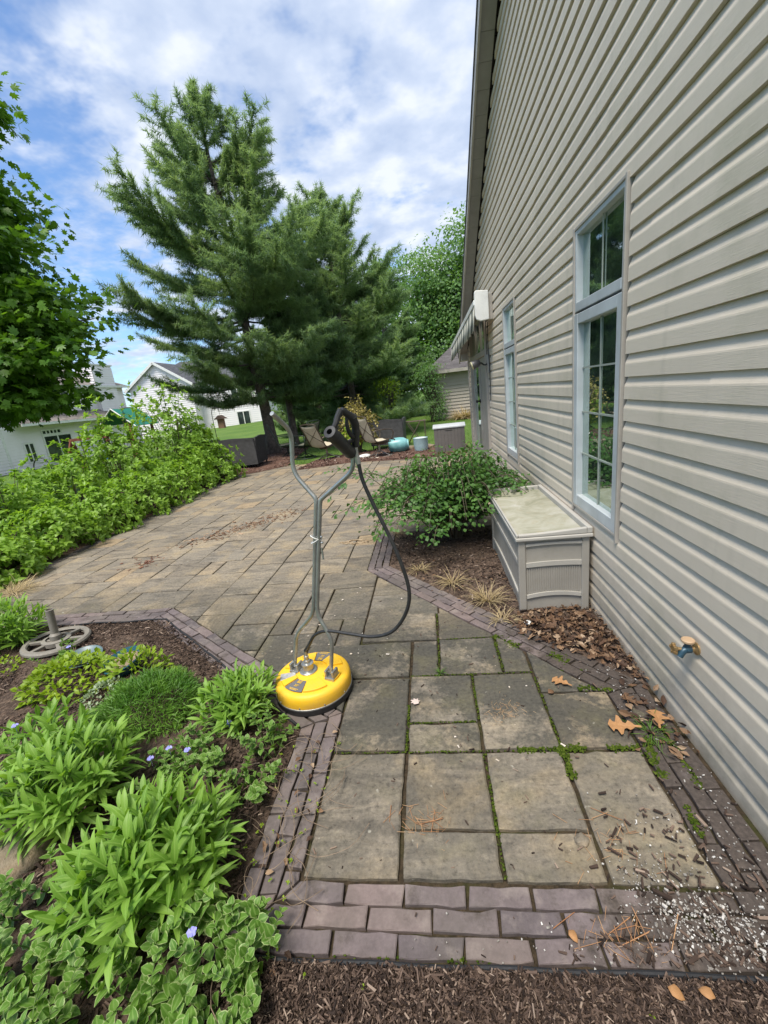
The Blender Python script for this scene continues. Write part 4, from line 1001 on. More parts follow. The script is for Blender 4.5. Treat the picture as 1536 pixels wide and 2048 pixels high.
def mat_wicker():
    k = Nodes('charcoal_wicker'); p = k.coord()
    w = k.n('ShaderNodeTexWave', wave_type='BANDS', bands_direction='Z'); w.inputs['Scale'].default_value = 26; w.inputs['Distortion'].default_value = 1.2; w.inputs['Detail'].default_value = 2; k.l(p, w.inputs[0])
    c = k.mix(.8, k.ramp(k.noise(14, 4, .6, p), [(.3, (.022, .023, .026)), (.7, (.055, .057, .062))]), k.ramp(w.outputs[1], [(.2, .45), (.8, 1.3)]), 'MULTIPLY')
    return k.done(k.bsdf(c, .5, 0, k.bump(w.outputs[1], .6, .01), .4))
M_WICK = mat_wicker()
def wicker_seat(label, loc, rz, w, d, h, name='wicker_loveseat', cat='loveseat'):
    t = thing(name, label, cat, loc, rz)
    lo = .10
    def panel(a, b, flare, thick=.05):
        a = np.array(a, float); b = np.array(b, float); n = 9; u = np.linspace(0, 1, n); nn = np.array([b[1] - a[1], a[0] - b[0]]); nn = nn / np.linalg.norm(nn); g = Geo()
        zs = np.linspace(lo, h, 7); V = []
        for off in (0, thick):
            for z in zs:
                f = flare * ((z - lo) / (h - lo)) ** 2.2
                for q in u:
                    p = a + (b - a) * q + nn * (f - off) ; V.append((p[0], p[1], z + (.015 * np.cos(np.pi * (2 * q - 1)) - .015 if z == h else 0)))
        m = n * len(zs); i, j = np.meshgrid(np.arange(len(zs) - 1), np.arange(n - 1), indexing='ij'); q = i * n + j
        F = np.stack([q, q + 1, q + n + 1, q + n], -1).reshape(-1, 4); F2 = F[:, ::-1] + m
        e = []
        top = np.arange((len(zs) - 1) * n, len(zs) * n)
        for x in range(n - 1): e += [(top[x], top[x + 1], top[x + 1] + m, top[x] + m), (x + 1, x, x + m, x + 1 + m)]
        for r in range(len(zs) - 1): e += [(r * n, (r + 1) * n, (r + 1) * n + m, r * n + m), ((r + 1) * n + n - 1, r * n + n - 1, r * n + n - 1 + m, (r + 1) * n + n - 1 + m)]
        g.add(V, [F, F2, np.array(e)]); return g
    panel((0, 0), (w, 0), .05).build('backrest', M_WICK, t, recalc=True)
    panel((w, 0), (w, d), .05).build('arm', M_WICK, t, recalc=True); panel((0, d), (0, 0), .05).build('arm', M_WICK, t, recalc=True)
    g = Geo(); g.box(.055, w - .055, .055, d - .02, .24, .36); g.build('seat', M_WICK, t, bevel=.02)
    g = Geo(); g.box(.07, w - .07, .07, d - .01, .365, .46); g.build('cushion', mat_plain('grey_cushion', (.16, .16, .165), .9), t, bevel=.03, seg=3)
    for x in (.03, w - .05):
        for y in (.03, d - .05):
            g = Geo(); g.box(x, x + .03, y, y + .03, 0, .24); g.build('leg', M_BLACK, t, bevel=.003)
wicker_seat('charcoal wicker loveseat seen from behind next to the leafy hedge', (-5.60, 10.35, .01), R(4), 1.22, .88, .80)
wicker_seat('charcoal wicker armchair with its back to the terrace behind the turquoise jar', (-1.62, 11.85, -.01), R(-3), .92, .75, .80, 'wicker_armchair', 'armchair')

def pots():
    teal = Nodes('turquoise_glaze'); p = teal.coord()
    c = teal.ramp(teal.noise(5, 5, .65, p), [(.3, (.10, .30, .32)), (.6, (.20, .43, .44)), (.8, (.34, .52, .50))]); M_TEAL = teal.done(teal.bsdf(c, .35, 0, None, .5))
    t = thing('ceramic_jar', 'turquoise glazed jar lying on its side on the mulch', 'jar', (-.78, 10.72, .19), R(4))
    M = Matrix.Rotation(math.pi / 2, 4, 'Y')
    g = Geo(); g.lathe([(0, -.25), (.11, -.25), (.15, -.22), (.185, -.10), (.19, .04), (.175, .14), (.14, .205), (.115, .22), (.125, .25), (.115, .255), (.095, .23), (0, .225)], (0, 0, 0), 36, M, cap=False); g.build('body', M_TEAL, t, smooth='auto', recalc=True)
    t = thing('glazed_pot', 'pale blue pot standing between the turquoise jar and the storage box', 'pot', (-.22, 10.62, .0))
    g = Geo(); g.lathe([(0, 0), (.14, 0), (.16, .02), (.18, .16), (.178, .30), (.185, .325), (.175, .33), (.16, .30), (0, .29)], (0, 0, 0), 32, cap=False); g.build('body', mat_plain('pale_blue_glaze', (.31, .43, .45), .3, scale=5, var=.15), t, smooth='auto', recalc=True)
    g = Geo(); g.lathe([(0, .30), (.10, .335), (.16, .312), (.17, .30)], (0.0, 0, 0), 20, cap=False); g.build('crumpled_cover', mat_plain('pale_plastic_sheet', (.55, .60, .60), .5), t, smooth=True)
    t = thing('plate', 'white dish left on the mulch beside the tan chair', 'dish', (-1.62, 10.40, .03)); t.rotation_euler = (R(8), 0, 0)
    g = Geo(); g.lathe([(0, 0), (.08, .0), (.12, .012), (.14, .022), (.138, .027), (.11, .018), (0, .008)], (0, 0, 0), 28, cap=False); g.build('dish', M_WHITE, t, smooth='auto', recalc=True)
    # folding tray stand
    t = thing('folding_stand', 'rusty folding stand of crossed legs on the grass by the storage box', 'stand', (-.40, 12.6, -.03), R(-4)); ru = mat_plain('rusty_iron', (.12, .085, .07), .7, .3)
    for y in (-.16, .16):
        g = Geo(); g.tube([(-.22, y, 0), (.18, y, .62)], .010, 8); g.tube([(.18, y + .02, 0), (-.22, y + .02, .62)], .010, 8); g.build('crossed_leg', ru, t)
        g = Geo(); g.tube([(-.30, y, .0), (-.30, y, .63)], .008, 8); g.tube([(.30, y, 0), (.30, y, .63)], .008, 8); g.build('upright', ru, t)
    g = Geo()
    for y in (-.16, .0, .18): g.tube([(-.33, y, .635), (.33, y, .635)], .008, 8)
    g.tube([(-.33, -.16, .635), (-.33, .18, .635)], .008, 8); g.tube([(.33, -.16, .635), (.33, .18, .635)], .008, 8); g.build('top_frame', ru, t)
    # kerb stones and rubble behind the pots
    for k, (x, y, s, n) in enumerate(((-.50, 11.1, .13, 'small grey stone left of the pale blue pot'), (.0, 11.1, .11, 'small grey stone between the pale blue pot and the storage box'), (-.95, 11.35, .15, 'larger grey stone behind the turquoise jar'))):
        o = stone('garden_stone', (x, y, .03), s, n); 
    t = thing('bird_feeder', 'small roofed bird feeder hanging on a hooked pole above the hedge', 'bird feeder', (-4.98, 9.75, 0)); bk = M_BLACK
    g = Geo(); g.tube(bez([(0, 0, 0), (.0, 0, 1.0), (0, 0, 1.45), (.05, 0, 1.58), (.14, 0, 1.60), (.19, 0, 1.54), (.19, 0, 1.50)], 40), .008, 8); g.build('hook_pole', bk, t)
    wd = mat_plain('feeder_wood', (.20, .12, .075), .7)
    g = Geo(); g.box(.12, .26, -.05, .05, 1.12, 1.33); g.build('seed_box', wd, t, bevel=.004)
    g = Geo(); g.extrude_poly([(.06, -.10, 1.33), (.32, -.10, 1.33), (.19, -.10, 1.42)], (0, .2, 0)); g.build('feeder_roof', mat_plain('feeder_roof', (.07, .045, .035), .7), t, recalc=True)
    g = Geo(); g.tube([(.19, 0, 1.42), (.19, 0, 1.5)], .003, 6); g.build('hanger', bk, t)
def stone(name, loc, s, label, sq=.6):
    bm = bmesh.new(); bmesh.ops.create_icosphere(bm, subdivisions=3, radius=1)
    from mathutils import noise
    for v in bm.verts:
        n = noise.noise(v.co * 1.3 + Vector(loc) * 3); v.co *= s * (1 + .35 * n + .1 * noise.noise(v.co * 5)); v.co.z *= sq
    m = bpy.data.meshes.new(name); bm.to_mesh(m); bm.free(); m.materials.append(M_STONE); m.polygons.foreach_set('use_smooth', np.ones(len(m.polygons), bool))
    o = bpy.data.objects.new(name, m); COL.objects.link(o); o.location = loc; return tag(o, label, 'stone')
def mat_stone():
    k = Nodes('weathered_stone'); p = k.coord(); c = k.ramp(k.noise(9, 7, .7, p), [(.3, (.10, .085, .065)), (.5, (.20, .17, .13)), (.7, (.33, .28, .21))])
    c = k.mix(k.ramp(k.noise(4, 4, .6, p), [(.5, 0.), (.7, .6)]), c, (.20, .12, .05)); return k.done(k.bsdf(c, .85, 0, k.bump(k.noise(30, 6, .7, p), .7, .02), .2))
M_STONE = mat_stone()
pots()

def bed_things():
    um = mat_plain('taupe_cast_iron', (.225, .205, .175), .6, .1, scale=25, bump=.15, dirt=((.12, .10, .07), .4))
    t = thing('umbrella_base', 'round taupe openwork parasol base with its empty pole in the flower bed', 'umbrella base', (-2.74, 2.42, .025)); t.rotation_euler = (R(-3), R(3), 0)
    g = Geo(); g.lathe([(.165, 0), (.205, 0), (.205, .014), (.196, .026), (.172, .026), (.165, .016)], seg=48, cap=False); g.build('outer_ring', um, t, smooth='auto', recalc=True)
    g = Geo(); g.lathe([(.062, 0), (.088, 0), (.088, .03), (.070, .036), (.062, .036)], seg=36, cap=False); g.build('inner_ring', um, t, smooth='auto', recalc=True)
    g = Geo()
    for k in range(6): a = k * math.pi / 3 + .3; c, s = math.cos(a), math.sin(a); g.beam((.03 * c, .03 * s, .014), (.17 * c, .17 * s, .013), .026, .022)
    g.build('spoke', um, t, bevel=.004)
    g = Geo(); g.lathe([(0, .01), (.036, .01), (.036, .06), (.028, .07), (.024, .075), (.024, .24), (.026, .25), (.021, .252), (.020, .20), (0, .20)], seg=24, cap=False); g.build('pole_socket', um, t, smooth='auto', recalc=True)
    bl = mat_plain('blue_glaze', (.02, .085, .13), .25, scale=8, var=.2)
    t = thing('glazed_bowl', 'dark blue glazed bowl of sandy soil sunk in the flower bed', 'bowl', (-1.96, 2.10, -.01)); t.rotation_euler = (R(10), R(-6), 0)
    g = Geo(); g.lathe([(0, 0), (.06, 0), (.092, .04), (.113, .085), (.116, .095), (.106, .096), (.099, .085), (.093, .075)], seg=40, cap=False); g.build('bowl', bl, t, smooth='auto', recalc=True)
    g = Geo(); g.lathe([(.095, .073), (.05, .065), (0, .062)], seg=32, cap=False); g.build('soil', mat_plain('sandy_soil', (.24, .18, .115), .9, scale=25, var=.35, bump=.6), t, smooth=True, recalc=True)
    t = thing('saucer', 'pale blue rimmed saucer under leaves beside the parasol base', 'saucer', (-2.36, 2.22, .0)); t.rotation_euler = (R(6), R(5), 0)
    g = Geo(); g.lathe([(0, 0), (.07, 0), (.105, .025), (.11, .034), (.103, .036), (.07, .012), (0, .010)], seg=36, cap=False); g.build('dish', mat_plain('slate_blue_glaze', (.10, .15, .165), .4, scale=8, var=.3), t, smooth='auto', recalc=True)
    stone('garden_rock', (-1.70, 1.02, .01), .20, 'weathered brown rock at the left edge of the flower bed', .55)
bed_things()

# ------------------------------------------------------------------ neighbours: garage, houses, swing set
def quad_roof(g, P, uvs, th=.08):
    P = np.asarray(P, float); n = len(P); V = np.vstack([P, P - [0, 0, th]]); i = np.arange(n); j = (i + 1) % n
    g.add(V, [np.array([list(range(n))]), np.array([list(range(2 * n - 1, n - 1, -1))]), np.stack([i, i + n, j + n, j], -1)], np.vstack([uvs, uvs]))
def hip_roof(name, x0, x1, y0, y1, z0, z1, ra, rb, mat, parent, along='x', o=.25):
    g = Geo(); x0 -= o; x1 += o; y0 -= o; y1 += o
    if along == 'x': a, b = (ra, (y0 + y1) / 2, z1), (rb, (y0 + y1) / 2, z1); S_ = [[(x0, y0, z0), (x1, y0, z0), b, a], [(x1, y1, z0), (x0, y1, z0), a, b], [(x0, y1, z0), (x0, y0, z0), a], [(x1, y0, z0), (x1, y1, z0), b]]
    else: a, b = ((x0 + x1) / 2, ra, z1), ((x0 + x1) / 2, rb, z1); S_ = [[(x1, y0, z0), (x1, y1, z0), b, a], [(x0, y1, z0), (x0, y0, z0), a, b], [(x0, y0, z0), (x1, y0, z0), a], [(x1, y1, z0), (x0, y1, z0), b]]
    for P in S_:
        P = np.array(P, float); e = unit(P[1] - P[0]); nn = np.cross(e, P[2] - P[0]); up = np.cross(unit(nn), e); uv = np.c_[(P - P[0]) @ e, (P - P[0]) @ up]
        quad_roof(g, P, uv)
    return g.build(name, mat, parent, recalc=True)
def lap_wall(g, P0, P1, z0, ztop, h=.15, out=.034):
    """lap siding between ground points P0->P1 facing left of travel; ztop = function of 0..1 along"""
    P0 = np.array(P0, float); P1 = np.array(P1, float); d = P1 - P0; L = np.linalg.norm(d); d /= L; nn = np.array([d[1], -d[0]]); z = z0
    zmax = max(ztop(t) for t in np.linspace(0, 1, 41))
    while z < zmax:
        ts = [t for t in np.linspace(0, 1, 81) if ztop(t) > z + h * .5]
        if ts:
            a, b = P0 + d * L * min(ts), P0 + d * L * max(ts); zt = min(z + h, zmax)
            V = [(*(a + nn * out), z), (*(b + nn * out), z), (*(b + nn * .003), zt), (*(a + nn * .003), zt), (*(a + nn * .0), z), (*(b + nn * .0), z)]
            g.add(V, [[(0, 1, 2, 3), (4, 5, 1, 0)]])
        z += h
M_WSID = mat_siding('white_vinyl_siding', (.83, .79, .815), False)
M_WROOF = mat_shingle('brown_shingles', (.20, .18, .165)); M_GROOF = mat_shingle('slate_shingles', (.085, .09, .10)); M_WTRIM = mat_plain('white_trim', (.72, .72, .70), .5)
def far_window(parent, P0, P1, z0, z1, out=.07, name='window', bars=1):
    P0 = np.array(P0, float); P1 = np.array(P1, float); d = unit(P1 - P0); nn = np.array([d[1], -d[0]]); L = np.linalg.norm(P1 - P0)
    M = Matrix(((d[0], nn[0], 0, P0[0]), (d[1], nn[1], 0, P0[1]), (0, 0, 1, 0), (0, 0, 0, 1))); g = Geo(); f = .09
    g.box(-f, 0, 0, out, z0 - f, z1 + f, M); g.box(L, L + f, 0, out, z0 - f, z1 + f, M); g.box(0, L, 0, out - .004, z1, z1 + f, M); g.box(0, L, 0, out - .004, z0 - f, z0, M)
    for k in range(1, bars + 1): g.box(L * k / (bars + 1) - .04, L * k / (bars + 1) + .04, 0, out - .008, z0, z1, M)
    w = g.build(name, M_WTRIM, parent); g = Geo(); g.box(0, L, .036, .042, z0, z1, M); g.build('pane', M_FGLASS, w); return w
def mat_fglass():
    k = Nodes('dark_far_glass'); c = k.ramp(k.noise(1.5, 3, .6, k.coord()), [(.35, (.012, .016, .017)), (.7, (.055, .075, .065))]); return k.done(k.bsdf(c, .06, 0, None, .6))
M_FGLASS = mat_fglass()
def neighbours():
    t = thing('garage', 'beige sided garage with grey hip roof beyond the lawn', 'garage')
    x0, x1, y0, y1, z0, ze = .42, 8.0, 20.55, 26.6, -.1, 2.16
    g = Geo(); lap_wall(g, (x0, y0 + .0), (x1, y0 - .0), z0, lambda q: ze, .145); lap_wall(g, (x0, y1), (x0, y0), z0, lambda q: ze, .145); g.box(x0 + .01, x1, y0 + .01, y1, z0, ze - .02); g.build('wall', mat_siding('garage_siding', (.36, .325, .275), False), t)
    hip_roof('roof', x0, x1, y0, y1, 2.20, 3.62, 1.75, 6.6, M_ROOF, t, 'x', .38)
    g = Geo(); g.box(x0 - .40, x1 + .4, y0 - .42, y0 - .38, 2.06, 2.20); g.box(x0 - .42, x0 - .38, y0 - .4, y1 + .4, 2.06, 2.20); g.build('gutter', M_TRIM, t)
    g = Geo(); g.box(x0 - .37, x1, y0 - .38, y0 + .02, 2.07, 2.085); g.build('soffit', M_SOFFIT, t)
    g = Geo(); g.box(x0 - .04, x0 + .05, y0 - .045, y0 + .03, z0, 2.06); g.build('corner_post', M_TRIM, t)
    # nearer white house, long wall parallel to the beige house
    t = thing('neighbour_house', 'white sided house with patio door, chimney and brown roof behind the maple', 'house'); zb = -.75; X = -24.0
    g = Geo(); lap_wall(g, (X, 18.0), (X, 34.2), zb, lambda q: 2.15, .17); g.box(X - 9, X - .01, 18.0, 34.2, zb, 2.13)
    lap_wall(g, (X - .6, 26.0), (X - .6, 34.1), 2.6, lambda q: 4.45, .17); g.box(X - 9, X - .61, 26.0, 34.1, 2.13, 4.42)
    lap_wall(g, (X + .01, 14.0), (X + .01, 22.2), zb, lambda q: 4.2, .17); g.box(X - 9, X, 14.0, 22.2, zb, 4.2); lap_wall(g, (X, 22.2), (X - 2, 22.2), zb, lambda q: 4.2, .17)
    g.build('wall', M_WSID, t)
    g = Geo(); uv = [(0, 0), (12, 0), (12, 1), (0, 1)]
    quad_roof(g, [(X + .75, 22.9, 2.18), (X + .75, 34.6, 2.18), (X - .62, 34.6, 2.85), (X - .62, 22.9, 2.85)], uv); g.build('porch_roof', M_WROOF, t, recalc=True)
    hip_roof('roof', X - 8.5, X - .6, 22.0, 34.1, 4.5, 7.0, 26.0, 29.5, M_WROOF, t, 'y', .4)
    hip_roof('roof', X - 9, X, 14.0, 22.2, 4.22, 7.4, 16.5, 20.0, M_WROOF, t, 'y', .35)
    g = Geo(); g.box(X + .74, X + .82, 22.9, 34.6, 2.02, 2.17); g.box(X - .17, X - .10, 25.6, 34.5, 4.36, 4.52); g.build('gutter', M_WTRIM, t)
    g = Geo(); g.box(X, X + .04, 22.12, 22.28, zb, 4.2); g.box(X - .02, X + .03, 34.1, 34.25, zb, 2.1); g.build('corner_board', M_WTRIM, t)
    g = Geo(); lap_wall(g, (X - .25, 30.9), (X - .25, 33.0), zb, lambda q: 5.9, .17); lap_wall(g, (X - 1.6, 30.9), (X - .25, 30.9), zb, lambda q: 5.9, .17); g.box(X - 1.6, X - .26, 30.91, 32.99, zb, 5.95)
    ch = g.build('chimney', M_WSID, t); g = Geo(); g.box(X - 1.68, X - .18, 30.82, 33.08, 5.96, 6.06); g.build('chimney_cap', M_WTRIM, ch)
    far_window(t, (X, 24.85), (X, 26.9), -.28, 1.30, .08, 'patio_door', 1); far_window(t, (X, 24.85), (X, 26.2), 1.48, 1.66, .075, 'transom', 4)
    far_window(t, (X, 23.4), (X, 23.95), -.05, 1.0, .07); far_window(t, (X, 29.2), (X, 30.2), .35, 1.55, .07)
    far_window(t, (X - .6, 27.2), (X - .6, 28.4), 3.0, 4.1, .07)
    t = thing('satellite_dish', 'grey satellite dish on the white house wall under the maple', 'satellite dish', (X + .1, 20.2, 2.3))
    g = Geo(); M = Matrix.Rotation(R(70), 4, 'Y') @ Matrix.Rotation(R(10), 4, 'X'); g.lathe([(0, 0), (.25, .03), (.42, .10), (.41, .115), (.25, .05), (0, .02)], (.55, 0, .45), 28, M, cap=False); g.build('dish', mat_plain('dish_grey', (.42, .45, .48), .5), t, smooth='auto', recalc=True)
    g = Geo(); g.tube([(-.05, 0, -.2), (.3, 0, 0), (.5, 0, .4)], .03, 8); g.build('arm', M_BLACK, t)
    # farther white house: cross gable and slate roof
    t = thing('gabled_house', 'white gabled house with slate grey roof behind the pine', 'house'); zb = -.8; Yf = 40.0; xa, xl, xr = -25.0, -28.1, -21.9
    g = Geo(); zt = lambda q: 4.7 + 2.0 * (1 - abs(2 * q - 1)) ; lap_wall(g, (xl, Yf), (xr, Yf), zb, zt, .19)
    g.extrude_poly([(xl, Yf + .02, zb), (xr, Yf + .02, zb), (xr, Yf + .02, 4.68), (xa, Yf + .02, 6.66), (xl, Yf + .02, 4.68)], (0, 6, 0))
    lap_wall(g, (xr, Yf + 1.2), (-15.6, Yf + 1.2), zb, lambda q: 4.5, .19); g.box(xr, -15.6, Yf + 1.22, 50, zb, 4.5); lap_wall(g, (-15.6, Yf + 1.2), (-15.6, 50), zb, lambda q: 4.5, .19); g.build('wall', M_WSID, t)
    g = Geo(); e = .35
    for s in (-1, 1):
        xe = xl - e if s < 0 else xr + e; ze = 4.7 - .22
        P = [(xa, Yf - .25, 6.78), (xa, 46.5, 6.78), (xe, 46.5, ze), (xe, Yf - .25, ze)]; quad_roof(g, P, [(0, 4), (6, 4), (6, 0), (0, 0)])
    rf = g.build('gable_roof', M_GROOF, t, recalc=True)
    g = Geo()
    for s in (-1, 1): g.beam((xa, Yf - .28, 6.70), (xl - e if s < 0 else xr + e, Yf - .28, 4.40), .06, .22)
    g.build('rake_board', M_WTRIM, t)
    hip_roof('roof', -29.0, -15.6, Yf + 1.2, 50.5, 4.55, 7.2, -25.8, -18.5, M_GROOF, t, 'x', .35)
    far_window(t, (-18.6, Yf + 1.2), (-17.4, Yf + 1.2), 2.6, 3.9, .07); far_window(t, (-18.4, Yf + 1.2), (-17.2, Yf + 1.2), .1, 1.4, .07)
    # swing set
    wd = mat_plain('red_stained_timber', (.17, .045, .025), .65, scale=10, var=.2); gr = mat_plain('green_canopy_cloth', (.004, .16, .115), .7, scale=4); sl = mat_plain('blue_plastic', (.02, .11, .34), .4)
    t = thing('swing_set', 'red timber swing set with green canopy behind the hedge', 'swing set', (-13.6, 18.3, -.25))
    g = Geo(); V = [(-.75, -.5, 1.75), (.0, -.5, 2.42), (.95, -.5, 1.62), (-.75, 1.2, 1.75), (0, 1.2, 2.42), (.95, 1.2, 1.62)]; g.add(V, [[(0, 1, 4, 3), (1, 2, 5, 4)]])
    o = g.build('canopy', gr, t); m = o.modifiers.new('thickness', 'SOLIDIFY'); m.thickness = .02
    g = Geo(); g.tube([(-.76, -.52, 1.74), (0, -.52, 2.43), (.96, -.52, 1.60)], .03, 6); g.build('canopy_trim', M_WTRIM, t)
    for x, y in ((-.62, -.4), (.62, -.4), (-.62, 1.1), (.62, 1.1)):
        g = Geo(); g.box(x - .05, x + .05, y - .05, y + .05, -.1, 1.82); g.build('post', wd, t, bevel=.006)
    for a, b, w, h in (((0, -.45, .9), (0, -.45, 2.36), .09, .06), ((-.62, -.45, 1.15), (.62, -.45, 1.15), .10, .05), ((-.62, 1.1, 1.15), (.62, 1.1, 1.15), .10, .05), ((-2.65, -.2, 1.30), (-.5, -.2, 1.30), .12, .12)):
        g = Geo(); g.beam(a, b, w, h); g.build('beam', wd, t, bevel=.006)
    g = Geo(); g.box(-.6, .6, -.4, 1.1, .92, .97); g.build('platform', wd, t)
    for p, q in (((-2.55, -.2, 1.3), (-2.75, -.75, -.1)), ((-2.55, -.2, 1.3), (-2.75, .45, -.1)), ((-2.5, -.3, .62), (-1.5, -1.1, -.15))):
        g = Geo(); g.beam(p, q, .11, .11); g.build('leg', wd, t, bevel=.006)
    g = Geo(); g.beam((-2.75, -.7, .2), (-2.75, .42, .2), .06, .1); g.build('stretcher', wd, t)
    g = Geo(); g.box(-1.35, -.95, -.3, -.1, .30, .34); g.build('swing_seat', sl, t, bevel=.01)
    for x in (-1.33, -.97):
        g = Geo(); g.tube([(x, -.2, .33), (x, -.2, 1.26)], .008, 6); g.build('chain', M_STEEL, t)
    # red thing on the far lawn
    t = thing('toy_sled', 'small red plastic sled left on the lawn near the garage', 'sled', (-1.05, 27.2, .10), R(15))
    g = Geo(); P = bez([(-.55, 0, .22), (-.42, 0, .06), (-.1, 0, .0), (.35, 0, .02), (.5, 0, .12)], 16); V = []
    for y, up in ((-.28, .12), (-.2, 0), (.2, 0), (.28, .12)): V += [(p[0], y, p[2] + up) for p in P]
    n = len(P); i, j = np.meshgrid(np.arange(3), np.arange(n - 1), indexing='ij'); q = i * n + j; g.add(V, [np.stack([q, q + n, q + n + 1, q + 1], -1).reshape(-1, 4)])
    o = g.build('shell', mat_plain('red_plastic', (.62, .06, .03), .4), t, smooth=True); m = o.modifiers.new('thickness', 'SOLIDIFY'); m.thickness = .02
    t = thing('garden_hoop', 'thin dark metal hoop beside the white house', 'hoop', (-19.9, 20.0, -.45))
    g = Geo(); a = np.linspace(0, math.pi, 20); g.tube([(.5 * math.cos(q), 0, .15 + .62 * math.sin(q)) for q in a], .03, 6); g.build('hoop', M_BLACK, t)
neighbours()
# ------------------------------------------------------------------ vegetation
G_HEDGE = mat_leaf('glossy_hedge_leaf', (.135, .265, .026), (.345, .535, .080), .46, .40, (.30, .47, .10), patch=1.3, spec=.35)
G_SHRUB = mat_leaf('dull_shrub_leaf', (.040, .115, .024), (.115, .235, .045), .35, .5, (.10, .19, .06), patch=2.5)
G_BORDER = mat_leaf('lance_border_leaf', (.120, .255, .028), (.295, .485, .080), .42, .5, (.29, .45, .10), patch=6)
G_VINCA = mat_leaf('variegated_periwinkle_leaf', (.080, .180, .024), (.160, .300, .050), .32, .5, (.22, .36, .09), (.37, .46, .19), patch=8, spec=.3)
G_LIME = mat_leaf('lime_leaf', (.16, .27, .012), (.33, .45, .035), .40, .45, None, patch=6)
G_LAMIUM = mat_leaf('silver_leaf', (.22, .30, .17), (.45, .50, .36), .30, .5, None, (.05, .16, .03), patch=6)
G_PHLOX = mat_leaf('fine_moss_phlox_leaf', (.050, .150, .014), (.160, .310, .040), .30, .5, None, patch=7)
G_PINE = mat_leaf('pine_needle', (.120, .210, .125), (.300, .415, .195), .55, .5, None, patch=.75, glow=(1.2, 1.2, .68))
G_PINE2 = mat_leaf('pale_pine_needle', (.130, .235, .110), (.300, .420, .185), .52, .5, None, patch=.6, glow=(1.15, 1.2, .8))
G_MAPLE = mat_leaf('maple_leaf', (.046, .135, .014), (.170, .325, .030), .40, .42, None, patch=.9)
G_TREE = mat_leaf('far_tree_leaf', (.085, .190, .060), (.210, .360, .115), .45, .5, None, patch=.5)
G_BRIGHT = mat_leaf('bright_tree_leaf', (.055, .155, .016), (.150, .29, .045), .35, .5, None, patch=.5)
G_YELLOW = mat_leaf('yellowing_leaf', (.21, .19, .055), (.44, .36, .13), .30, .55, None, patch=3)
G_STRAW = mat_leaf('dry_straw', (.30, .22, .11), (.52, .42, .25), .2, .7, None, patch=5)
G_GRASS = mat_leaf('lawn_blade', (.045, .105, .014), (.13, .24, .035), .3, .55, None, patch=1.5)
M_BARK = mat_plain('brown_bark', (.085, .065, .050), .9, scale=14, var=.5, bump=1.0); M_PBARK = mat_plain('grey_pine_bark', (.105, .085, .072), .9, scale=10, var=.55, bump=1.0)
M_TWIG = mat_plain('twig', (.075, .06, .036), .8, scale=30, var=.35); M_GSTEM = mat_plain('green_stem', (.10, .17, .04), .6, scale=30)
def basis(d):
    d = unit(d); r = np.where(np.abs(d[:, 2:3]) < .9, np.array([[0, 0, 1.]]), np.array([[1., 0, 0]])); a = unit(np.cross(d, r)); return a, np.cross(d, a)
def cone_dirs(d, spread, rng):
    a, b = basis(d); q = rng.uniform(0, 2 * np.pi, (len(d), 1)); s = np.asarray(spread).reshape(-1, 1)
    return unit(d * np.cos(s) + (a * np.cos(q) + b * np.sin(q)) * np.sin(s))

def rosette_shrub(name, label, cat, loc, rx, ry, h, n, L, W, mat, seed, group=None, per=7, low=.0, shoots=()):
    """a dome of twigs, every twig ending in a rosette of leaves"""
    rng = np.random.default_rng(seed); t = thing(name, label, cat, loc, 0, group)
    d = unit(rng.normal(size=(n, 3))); d[:, 2] = np.abs(d[:, 2]) ** .8; r = rng.uniform(.35, 1.0, (n, 1)) ** .5
    lump = 1 + .20 * np.sin(d[:, :1] * 5 + seed) * np.cos(d[:, 1:2] * 6 + seed * 2)
    P = d * r * lump * np.array([rx, ry, h]); P[:, 2] = np.maximum(P[:, 2], .05 + low); out = unit(P / np.array([rx, ry, h]) ** 2 + np.array([0, 0, .35]))
    for (x, y, z0, z1) in shoots:
        k = int((z1 - z0) / .07); q = np.c_[np.full(k, x) + rng.normal(0, .015, k), np.full(k, y) + rng.normal(0, .015, k), np.linspace(z0, z1, k)]; P = np.vstack([P, q]); out = np.vstack([out, np.tile([0, 0, 1.], (k, 1))])
    n = len(P); P = np.repeat(P, per, 0); O = np.repeat(out, per, 0); k = len(P)
    D = cone_dirs(O, rng.uniform(.5, 1.35, k), rng); D[:, 2] -= .1
    g = Geo(); leaves(g, P + D * .008, D, O + .25 * rand_unit(k, rng) + np.array([0, 0, .4]), L * rng.uniform(.6, 1.15, k), W * rng.uniform(.75, 1.1, k), 'lance', 3, .3, rng.uniform(.0, .45, k))
    g.build('foliage', mat, t, smooth=True)
    g = Geo()
    for i in rng.permutation(n)[:min(n, 46)]:
        e = P[i * per]; b = e * np.array([.18, .18, 0]); m = (b + e) / 2 + np.array([0, 0, .1 * h]); g.tube(bez([b, m, e], 6), [.007, .007, .006, .005, .004, .003], 5, cap=False)
    for (x, y, z0, z1) in shoots: g.tube([(x, y, 0), (x, y, z1)], .006, 5)
    g.build('stem', M_TWIG, t); return t

